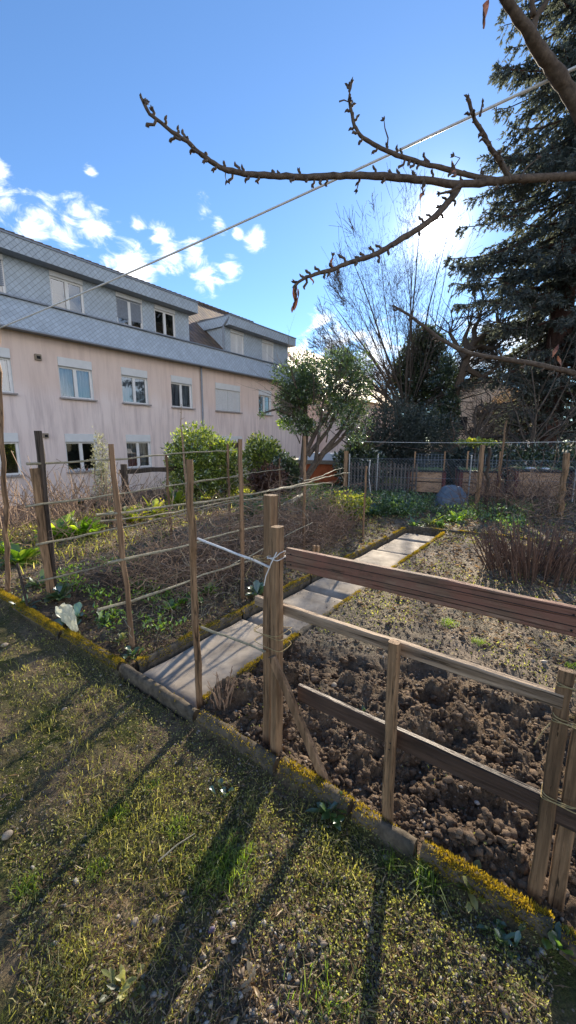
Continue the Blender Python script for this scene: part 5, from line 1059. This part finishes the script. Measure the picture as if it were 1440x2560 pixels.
def laurel_tree():
    dep = 12.0; base = C0+_fh*dep+_r*((735-720)*dep/982); base[2] = float(ground_z(base[0], base[1])); k = dep/982
    t = thing('evergreen_tree', base, 'broad glossy leaved tree leaning on several trunks beside the pink house', 'tree')
    W_ = lambda px, py, ly=0: C0+_fh*(dep+ly)+_r*((px-720)*(dep+ly)/982)+np.array([0, 0, (1103-py)*(dep+ly)/982])
    b = MB()
    stems = [[(735, 1235), (765, 1195), (810, 1130), (850, 1080), (880, 1020)], [(740, 1230), (760, 1150), (765, 1060), (760, 990), (745, 930)], [(760, 1200), (790, 1150), (800, 1060), (810, 980)], [(800, 1140), (840, 1110), (880, 1070), (905, 1010)], [(765, 1130), (790, 1080), (830, 1020), (840, 950)], [(765, 1060), (740, 1010), (715, 980)], [(770, 1140), (820, 1075), (870, 980)], [(765, 1080), (730, 1040), (690, 1025), (660, 1035)]]
    for i, s_ in enumerate(stems):
        ly = RG.normal(0, .4); b.tube([W_(x, y, ly*j/len(s_)) for j, (x, y) in enumerate(s_)], np.linspace(.15 if i < 2 else .08, .02, len(s_))*(1.0), 8, rough=.06)
    b.build('trunk', 'far_bark', t)
    o = newo(); P = [dict(n=5, w=.12, up=(0, 0, .05), tp=.7, s0=.2, k=1.2, a=.6, l=.55, r=.6), dict(n=4, w=.12, up=(0, 0, .05), tp=.7, s0=.2, k=1, a=.6, l=.6, r=.6), dict(n=3, w=.1, up=(0, 0, 0), tp=.6, s0=1, k=0, a=.5, l=.5, r=.5)]
    for i in range(46):
        x, y = RG.uniform(730, 880), RG.uniform(960, 1110); d = _r*(x-800)/70+_fh*RG.normal(0, .7)+np.array([0, 0, RG.uniform(.3, 1.4)]); grow(o, W_(x, y, RG.normal(0, .5)), d/np.linalg.norm(d), 1.0, .022, 0, P)
    seg_mesh(o, None, (5, 3, 3)).build('branches', 'far_bark', t)
    leafy('leaves', [(7000, W_(835, 985), (1.2, 1.0, 1.2), 2.0, 3, .6, .02), (4200, W_(755, 955), (.9, .85, .7), 2.2, 8, .6, .04), (2600, W_(885, 1050), (.6, .6, .8), 2.4, 5, .6, .02), (3000, W_(735, 1010), (.6, .6, .5), 2.4, 15, .6, .0), (1800, W_(770, 1060), (.7, .6, .4), 2.4, 19, .6, .05), (1600, W_(860, 920), (.8, .7, .5), 2.4, 25, .6, .0)], 'tree_leaf', t, (.06, .115))
    leafy('leaf_tuft', [(60, W_(655, 1040), (.12, .1, .08), 2.2, 3, .5, -.9)], 'tree_leaf', t, (.06, .1)); leafy('leaf_tuft', [(220, W_(712, 1060), (.28, .2, .16), 2.2, 3, .5, -.9)], 'salad', t, (.06, .1))
seed(110); laurel_tree()
def WP(dep): return lambda px, py, ly=0: C0+_fh*(dep+ly)+_r*((px-720)*(dep+ly)/982)+np.array([0, 0, (1103-py)*(dep+ly)/982])
def yews():
    W_ = WP(19); base = W_(1000, 1103); base[2] = 0
    t = thing('yew_tree', base, 'dense dark rounded yew behind the picket fence', 'tree'); leafy('leaves', [(15000, W_(985, 1110), (1.95, 1.6, 2.15), 1.4, 2, .40, -.55), (7000, W_(1060, 1115), (1.6, 1.5, 1.6), 1.4, 7, .4, -.55), (6000, W_(920, 1140), (1.2, 1.2, 1.3), 1.4, 12, .4, -.6)], 'yew', t, (.08, .17), .42)
    b = MB(); b.tube([base, W_(1000, 1050)], [.2, .1], 8); b.build('trunk', 'far_bark', t)
    W_ = WP(24.5); base = W_(1050, 1103); base[2] = -.2
    t = thing('ivy_tree', base, 'tall ivy smothered trunk rising behind the rounded yew', 'tree'); leafy('leaves', [(7000, W_(1030, 990), (.9, .9, 2.9), 1.4, 2, .5, -.3), (5500, W_(1050, 895), (1.15, 1.0, 1.6), 1.4, 5, .6, -.05), (4200, W_(1080, 1000), (1.0, 1.0, 2.1), 1.4, 8, .6, .0), (2200, W_(1000, 960), (.65, .8, 1.9), 1.5, 9, .5, -.1)], 'ivy', t, (.12, .22), .6)
    b = MB(); b.tube([base, W_(1040, 1000), W_(1052, 850)], [.4, .33, .15], 8, rough=.08); b.build('trunk', 'far_bark', t)
    for (px, py, w, h, n, lab) in [(1120, 1075, .35, .75, 1500, 'x')]:
        pass
    W_ = WP(21); base = W_(1122, 1103); base[2] = -.1; t = thing('pollarded_tree', base, 'ivy clad pollarded tree with knobbly sunlit stubs left of the gabled house', 'tree')
    b = MB(); b.tube([base, W_(1125, 1050), W_(1130, 980), W_(1145, 925), W_(1150, 890)], [.30, .25, .23, .21, .18], 9, rough=.1)
    for s_ in ([(1150, 895), (1165, 870), (1162, 840), (1175, 815)], [(1148, 905), (1125, 880), (1105, 850)], [(1150, 890), (1180, 880), (1215, 885), (1235, 865)], [(1150, 890), (1142, 860), (1150, 835)], [(1150, 930), (1190, 950), (1230, 925)], [(1165, 872), (1190, 850), (1222, 842)]):
        n = len(s_); b.tube([W_(x, y, RG.normal(0, .2)) for x, y in s_], np.linspace(.16, .07, n), 7, rough=.18)
    b.build('trunk', 'bark', t); leafy('leaves', [(3000, W_(1122, 1040), (.45, .5, 1.7), 1.6, 3, .5, -.4), (2000, W_(1100, 1060), (1.0, .7, 1.2), 1.6, 6, .6, .1), (1200, W_(1095, 935), (.7, .7, .8), 1.6, 16, .6, .1)], 'ivy', t, (.10, .19), .6)
    o = newo(); P = [dict(n=5, w=.2, up=(0, 0, .1), tp=.6, s0=.2, k=1.2, a=.6, l=.6, r=.6), dict(n=4, w=.2, up=(0, 0, .1), tp=.6, s0=1, k=0, a=.5, l=.5, r=.5)]
    for i in range(34): x, y = [(1175, 815), (1105, 850), (1235, 865), (1150, 835), (1222, 842), (1230, 925)][i % 6]; d = RG.normal(0, .7, 3)+[0, 0, .9]; grow(o, W_(x, y), d/np.linalg.norm(d), 1.7, .04, 0, P)
    seg_mesh(o, None, (4, 3)).build('twigs', 'pale_twig', t)
seed(111); yews()
def spruce():
    dep = 20.0; K = 20/14; base = C0+_fh*dep+_r*((1368-720)*dep/982); base[2] = -.2; H = 25*K
    t = thing('spruce_tree', base, 'towering dark spruce filling the right side of the sky', 'tree'); tr = MB(); n = 14
    tr.tube([base+[RG.normal(0, .02), RG.normal(0, .02), z] for z in np.linspace(0, H-1, n)], np.linspace(.58, .07, n), 12, rough=.05); tr.build('trunk', 'spruce_bark', t)
    br = MB(); A = []; B = []; ra = []; LP = []; LD = []; LL = []
    z = 1.9*K
    while z < H-.5:
        f = z/H; Lm = K*np.interp(z/K, [1.9, 3.5, 6, 9, 12, 16, 25], [2.0, 2.9, 3.5, 3.4, 2.9, 2.3, .3])*.98; k = 7 if z < 15*K else 5
        vis = z < 17*K
        for i in range(k):
            a = RG.random()*6.28; L = Lm*RG.uniform(.65, 1.12); d = np.array([math.cos(a), math.sin(a), 0]); m = 7; pts = []
            for j in range(m+1):
                u = j/m; pts.append(base+[0, 0, z+.0]+d*L*u+np.array([0, 0, L*(-.42*u+.22*u*u*u)])+RG.normal(0, .02, 3))
            br.tube(pts, np.linspace(.06, .018, m+1), 4, cap=False)
            side = np.array([-d[1], d[0], 0])
            for s_ in range(int(L*10)):
                u = RG.random()**.7*.98+.02; j = min(m-1, int(u*m)); p0 = pts[j]+(pts[j+1]-pts[j])*(u*m-j); l2 = K*(.30+.55*RG.random())*(1.05-u*.6)*(.6+.4*Lm/K/3.4); sg = RG.choice([-1, 1]); td = d*.55+side*sg*RG.uniform(.4, 1)+np.array([0, 0, -RG.uniform(.1, .9)]); td /= np.linalg.norm(td)
                q_ = p0+td*l2+np.array([0, 0, -.10*l2]); A.append(p0); B.append(q_); ra.append(.006)
                nn = int(l2*30); uu = RG.random(nn)[:, None]; PP = p0+(q_-p0)*uu; DD = td+RG.normal(0, .55, (nn, 3)); LP.append(PP); LD.append(DD); LL.append(RG.uniform(.11, .24, nn))
        z += .42 if vis else .75
    br.segs(A, B, ra, .003, 3); br.build('branches', 'spruce_bark', t); P = np.concatenate(LP); D = np.concatenate(LD); L = np.concatenate(LL); print('spruce sprays', len(P)); b = MB(); b.leaves(P, D, L, L*.36, fold=.1); b.build('needles', 'spruce_needle', t)
seed(112); spruce()
seed(153)
def foliage_tree(name, px, pyc, rx, rz, dep, n, mat, lab, size=(.1, .2), thr=-.3, z0=None, f=1.2, cat='tree'):
    W_ = WP(dep); base = W_(px, 1103); base[2] = -.3; t = thing(name, base, lab, cat, 'background trees and hedges'); leafy('leaves', [(n, W_(px, pyc), (rx, rx*.7, rz), f, px*.07, .5, thr)], mat, t, size, .45)
    b = MB(); b.tube([base, W_(px, pyc)], [.15, .06], 7); o = newo(); P = [dict(n=5, w=.15, up=(0, 0, .05), tp=.7, s0=.2, k=1.3, a=.7, l=.6, r=.6), dict(n=4, w=.12, up=(0, 0, .05), tp=.7, s0=1, k=1, a=.6, l=.6, r=.6)]
    for i in range(12): d = RG.normal(0, .8, 3)+[0, 0, .9]; grow(o, W_(px, (pyc+1103)/2), d/np.linalg.norm(d), rx*1.2, .04, 0, P)
    for A_, B_, r1, r2 in zip(o['A'], o['B'], o['ra'], o['rb']): b.segs([A_], [B_], r1, r2, 4)
    b.build('trunk', 'far_bark', t)
foliage_tree('thicket_tree', 1285, 1040, 2.5, 1.9, 26, 5000, 'thicket', 'brownish bushy tree between the pollard and the spruce trunk', thr=.0)
foliage_tree('thicket_tree', 1210, 1010, 1.3, 2.4, 26, 2200, 'ivy', 'sparse green tree in front of the gabled house', thr=.42)
foliage_tree('thicket_tree', 1440, 1010, 3.0, 4.3, 25, 7000, 'ivy', 'dark green tree behind the spruce at the right edge', thr=-.1)
foliage_tree('thicket_tree', 960, 965, 1.2, 1.5, 26, 2600, 'thicket', 'thin brown leaved tree behind the left shoulder of the yew', thr=.05, size=(.07, .14))
foliage_tree('hedge', 1330, 1160, 3.0, .75, 14.2, 6000, 'ivy', 'dark clipped hedge behind the right raised beds', cat='hedge', thr=-.5)
foliage_tree('hedge', 1180, 1165, 1.6, .8, 14.6, 3500, 'yew', 'dark hedge behind the raised bed with laths', cat='hedge', thr=-.6)
foliage_tree('hedge', 900, 1170, .9, .9, 13.6, 3500, 'ivy', 'dark ivy hedge just behind the picket fence', cat='hedge', thr=-.6)
foliage_tree('thicket_tree', 1560, 1000, 3.6, 3.6, 21, 6000, 'yew', 'dark evergreen just outside the right edge', thr=-.3)
# ivy patch over the fence
W_ = WP(12.3); c = W_(1188, 1106); t = thing('ivy_patch', c, 'bright pale green creeper patch on top of the lath frame', 'creeper'); leafy('leaves', [(420, c, (.62, .2, .11), 3, 1, .5, -.5)], 'celery', t, (.06, .11), .7); b = MB(); b.tube([W_(1150, 1112), W_(1225, 1110)], .02, 6); b.tube([W_(1190, 1112), [*(W_(1190, 1112)[:2]), -.1]], .03, 6); b.build('frame', 'dark_wood', t)
# gnarled espalier bush in front of gabled house
c = WP(15.5)(1185, 1103); c[2] = 0; t = thing('gnarled_tree', c, 'low gnarled leafless fruit tree before the gabled house', 'tree'); o = newo(); P = [dict(n=6, w=.35, up=(0, 0, .02), tp=.5, s0=.2, k=1.2, a=.9, l=.6, r=.6), dict(n=5, w=.4, up=(0, 0, .05), tp=.6, s0=.1, k=1.2, a=.9, l=.6, r=.6), dict(n=4, w=.35, up=(0, 0, .1), tp=.6, s0=1, k=0, a=.5, l=.5, r=.5)]
for i in range(9): d = _r*RG.normal(0, 1)+_fh*RG.normal(0, .5)+np.array([0, 0, .8]); grow(o, c+[0, 0, 1.3], d/np.linalg.norm(d), 1.7, .07, 0, P)
b = seg_mesh(o, None, (6, 4, 3)); b.tube([c, c+[0, 0, 1.4]], [.15, .11], 8); b.build('trunk', 'bark', t)

# ================================================================== fruit tree over the camera's right shoulder, and the wire
def fruit_tree():
    D = 1.75; tb = C0+_fh*1.9+_r*1.95; base = np.array([tb[0], tb[1], float(ground_z(tb[0], tb[1]))])
    t = thing('fruit_tree', base, 'leafless fruit tree whose knobbly branches reach in from the right', 'tree')
    tr = MB(); J = dp(1640, 560, 1.85); tr.tube([base+[0, 0, -.1], base+[.02, 0, .5], (base+J)/2+[.03, .02, .2], J, dp(1560, 420, 1.8)], [.13, .10, .09, .08, .06], 14, rough=.05); tr.build('trunk', 'bark', t)
    BR = {'main': ([(352, 242), (374, 285), (402, 306), (430, 330), (452, 345), (475, 360), (497, 381), (520, 398), (542, 413), (562, 424), (590, 430), (620, 436), (660, 437), (700, 442), (750, 443), (800, 443), (850, 441), (900, 438), (960, 440), (1020, 446), (1080, 452), (1140, 462), (1200, 458), (1260, 450), (1330, 446), (1450, 440), (1560, 425)], 5.5, 15, 1.45, 1.8),
          'up': ([(880, 200), (873, 228), (874, 258), (880, 285), (886, 315), (900, 338), (925, 355), (955, 372), (990, 388), (1025, 398), (1060, 409), (1100, 418), (1140, 430), (1190, 442), (1240, 450)], 4.5, 10, 1.62, 1.76),
          'down': ([(735, 716), (748, 704), (765, 692), (800, 682), (832, 674), (865, 660), (900, 648), (935, 637), (965, 622), (1000, 600), (1030, 582), (1060, 562), (1090, 540), (1112, 515), (1133, 490), (1148, 464)], 4.5, 14, 1.6, 1.76),
          'spur': ([(1168, 240), (1176, 268), (1186, 298), (1203, 325), (1216, 352), (1232, 378), (1250, 402), (1262, 425), (1278, 452)], 5.5, 11, 1.6, 1.76),
          'limb': ([(1230, -60), (1265, 0), (1292, 40), (1322, 80), (1340, 112), (1362, 145), (1388, 178), (1412, 215), (1440, 258), (1480, 320), (1520, 370), (1560, 425)], 15, 33, 1.5, 1.8),
          'limb2': ([(1395, -60), (1365, 5), (1340, 40), (1328, 88)], 8, 14, 1.55, 1.6), 'limb3': ([(1322, -50), (1330, 0), (1334, 40)], 7, 11, 1.55, 1.58),
          'low': ([(985, 765), (1010, 780), (1040, 800), (1075, 828), (1100, 848), (1135, 866), (1170, 882), (1230, 893), (1290, 903), (1360, 915), (1440, 934), (1540, 958), (1650, 1000)], 4, 11, 2.3, 2.0)}
    buds = []
    for nm, (pp, w0, w1, d0, d1) in BR.items():
        n = len(pp); u = np.linspace(0, 1, n); P = [dp(x, y, d0+(d1-d0)*k) for (x, y), k in zip(pp, u)]
        # densify
        PP = [P[0]]; 
        for i in range(n-1):
            for s_ in (.33, .66, 1.0): PP.append(P[i]*(1-s_)+P[i+1]*s_+RG.normal(0, .0012, 3)*(s_ < 1))
        PP = np.array(PP); uu = np.linspace(0, 1, len(PP)); dd = d0+(d1-d0)*uu; rr = (w0+(w1-w0)*uu**.8)*dd/966*.5*2.0*.62
        rr = rr*(1+.12*np.maximum(0, np.sin(uu*n*2.1))**6+RG.normal(0, .025, len(uu)))
        b = MB(); b.tube(PP, rr, 10, rough=.05)
        # spurs and buds
        T = np.gradient(PP, axis=0); T /= np.linalg.norm(T, axis=1, keepdims=True)
        if not nm.startswith('limb'):
            for i in range(1, len(PP)-2):
                if RG.random() < .60:
                    ax = _r*RG.normal(0, .2)+_u*RG.choice([-1, 1])*1.0+_f*RG.normal(0, .4); ax -= T[i]*(ax@T[i]); ax /= np.linalg.norm(ax); L = RG.uniform(.008, .024)*(1+.8*(RG.random() < .15))*(1.0 if nm != 'low' else .9); tip = PP[i]+ax*(rr[i]+L)+T[i]*-L*.5
                    b.tube([PP[i], PP[i]+ax*(rr[i]+L*.4), tip-ax*L*.25, tip], [.0062, .0050, .0056, .0010], 6)
                    for _ in range(int(RG.integers(1, 4))): v = RG.normal(0, 1, 3)*.4+ax; v /= np.linalg.norm(v); q_ = tip-ax*L*.35; b.tube([q_, q_+v*.007, q_+v*.015], [.004, .0048, .0006], 5)
            q_ = PP[0]; dirv = -T[0]
            for _ in range(9): v = dirv+RG.normal(0, .55, 3); v /= np.linalg.norm(v); o_ = q_-dirv*RG.uniform(0, .03); b.tube([o_, o_+v*.008, o_+v*.018], [.003, .004, .0006], 6)
        br = b.build('branch', 'bark', t, smooth=True)
    # side spurs drawn out as short twigs
    for pts, w in [([(968, 368), (970, 345), (962, 320), (960, 300)], 4), ([(1278, 450), (1262, 420), (1250, 385)], 4), ([(1300, 448), (1315, 420), (1345, 395)], 5), ([(1150, 463), (1128, 478), (1100, 484)], 9), ([(1200, 290), (1204, 270), (1206, 258)], 6), ([(1060, 450), (1056, 468), (1057, 480)], 6), ([(900, 440), (896, 458), (892, 475)], 5), ([(1130, 425), (1150, 395), (1135, 390)], 3), ([(565, 424), (563, 440), (566, 452)], 3), ([(848, 254), (860, 250), (874, 256)], 4), ([(830, 674), (828, 655), (832, 640)], 6)]:
        b = MB(); P = [dp(x, y, 1.7) for x, y in pts]; n = len(P); b.tube(P, np.linspace(w, w*.5, n)*1.7/966*.5, 7, rough=.1)
        for _ in range(5): v = RG.normal(0, .5, 3)+(P[-1]-P[-2])/np.linalg.norm(P[-1]-P[-2]); v /= np.linalg.norm(v); b.tube([P[-1], P[-1]+v*.008, P[-1]+v*.017], [.003, .0042, .0006], 6)
        b.build('spur', 'bark', t)
    # shrivelled hanging leaves
    for (x, y, L) in [(735, 718, .10), (742, 722, .085), (832, 645, .035), (1057, 470, .05), (1135, 400, .06), (778, 690, .035), (1215, 0, .10), (1390, 860, .06), (1400, 890, .05)]:
        p = dp(x, y, 1.62); b = MB(); vs = []; nu = 9
        for i in range(nu+1):
            u = i/nu; w = .011*math.sin(math.pi*min(1, u*.95+.04))**.7*(L/.07); cc = p+np.array([0, 0, -L*u])+_r*(.012*math.sin(u*4+x)); tw = u*3+x
            for j, v in enumerate((-1, -.3, .3, 1)): vs.append(cc+(_r*math.cos(tw)+_f*math.sin(tw))*w*v+(_f*math.cos(tw)-_r*math.sin(tw))*w*.7*abs(v))
        b.add(vs, [[i*4+j, i*4+j+1, (i+1)*4+j+1, (i+1)*4+j] for i in range(nu) for j in range(3)]); b.build('withered_leaf', 'dead_leaf', t, smooth=True)
seed(113); fruit_tree()
a = dp(-6, 822, 3.80); c_ = dp(1420, 170, 1.66); e = c_+(c_-a)*.12
u = np.linspace(0, 1, 30)[:, None]; P = a+(e-a)*u; P[:, 2] -= .03*4*(u*(1-u))[:, 0]
b = MB(); b.tube(P, .0064, 8); o = b.build('tension_cable', 'wire', origin=a, smooth=True); tag(o, 'taut pale grey cable crossing the sky from the tall stake to the fruit tree', 'cable')
print('objects', len(bpy.data.objects))
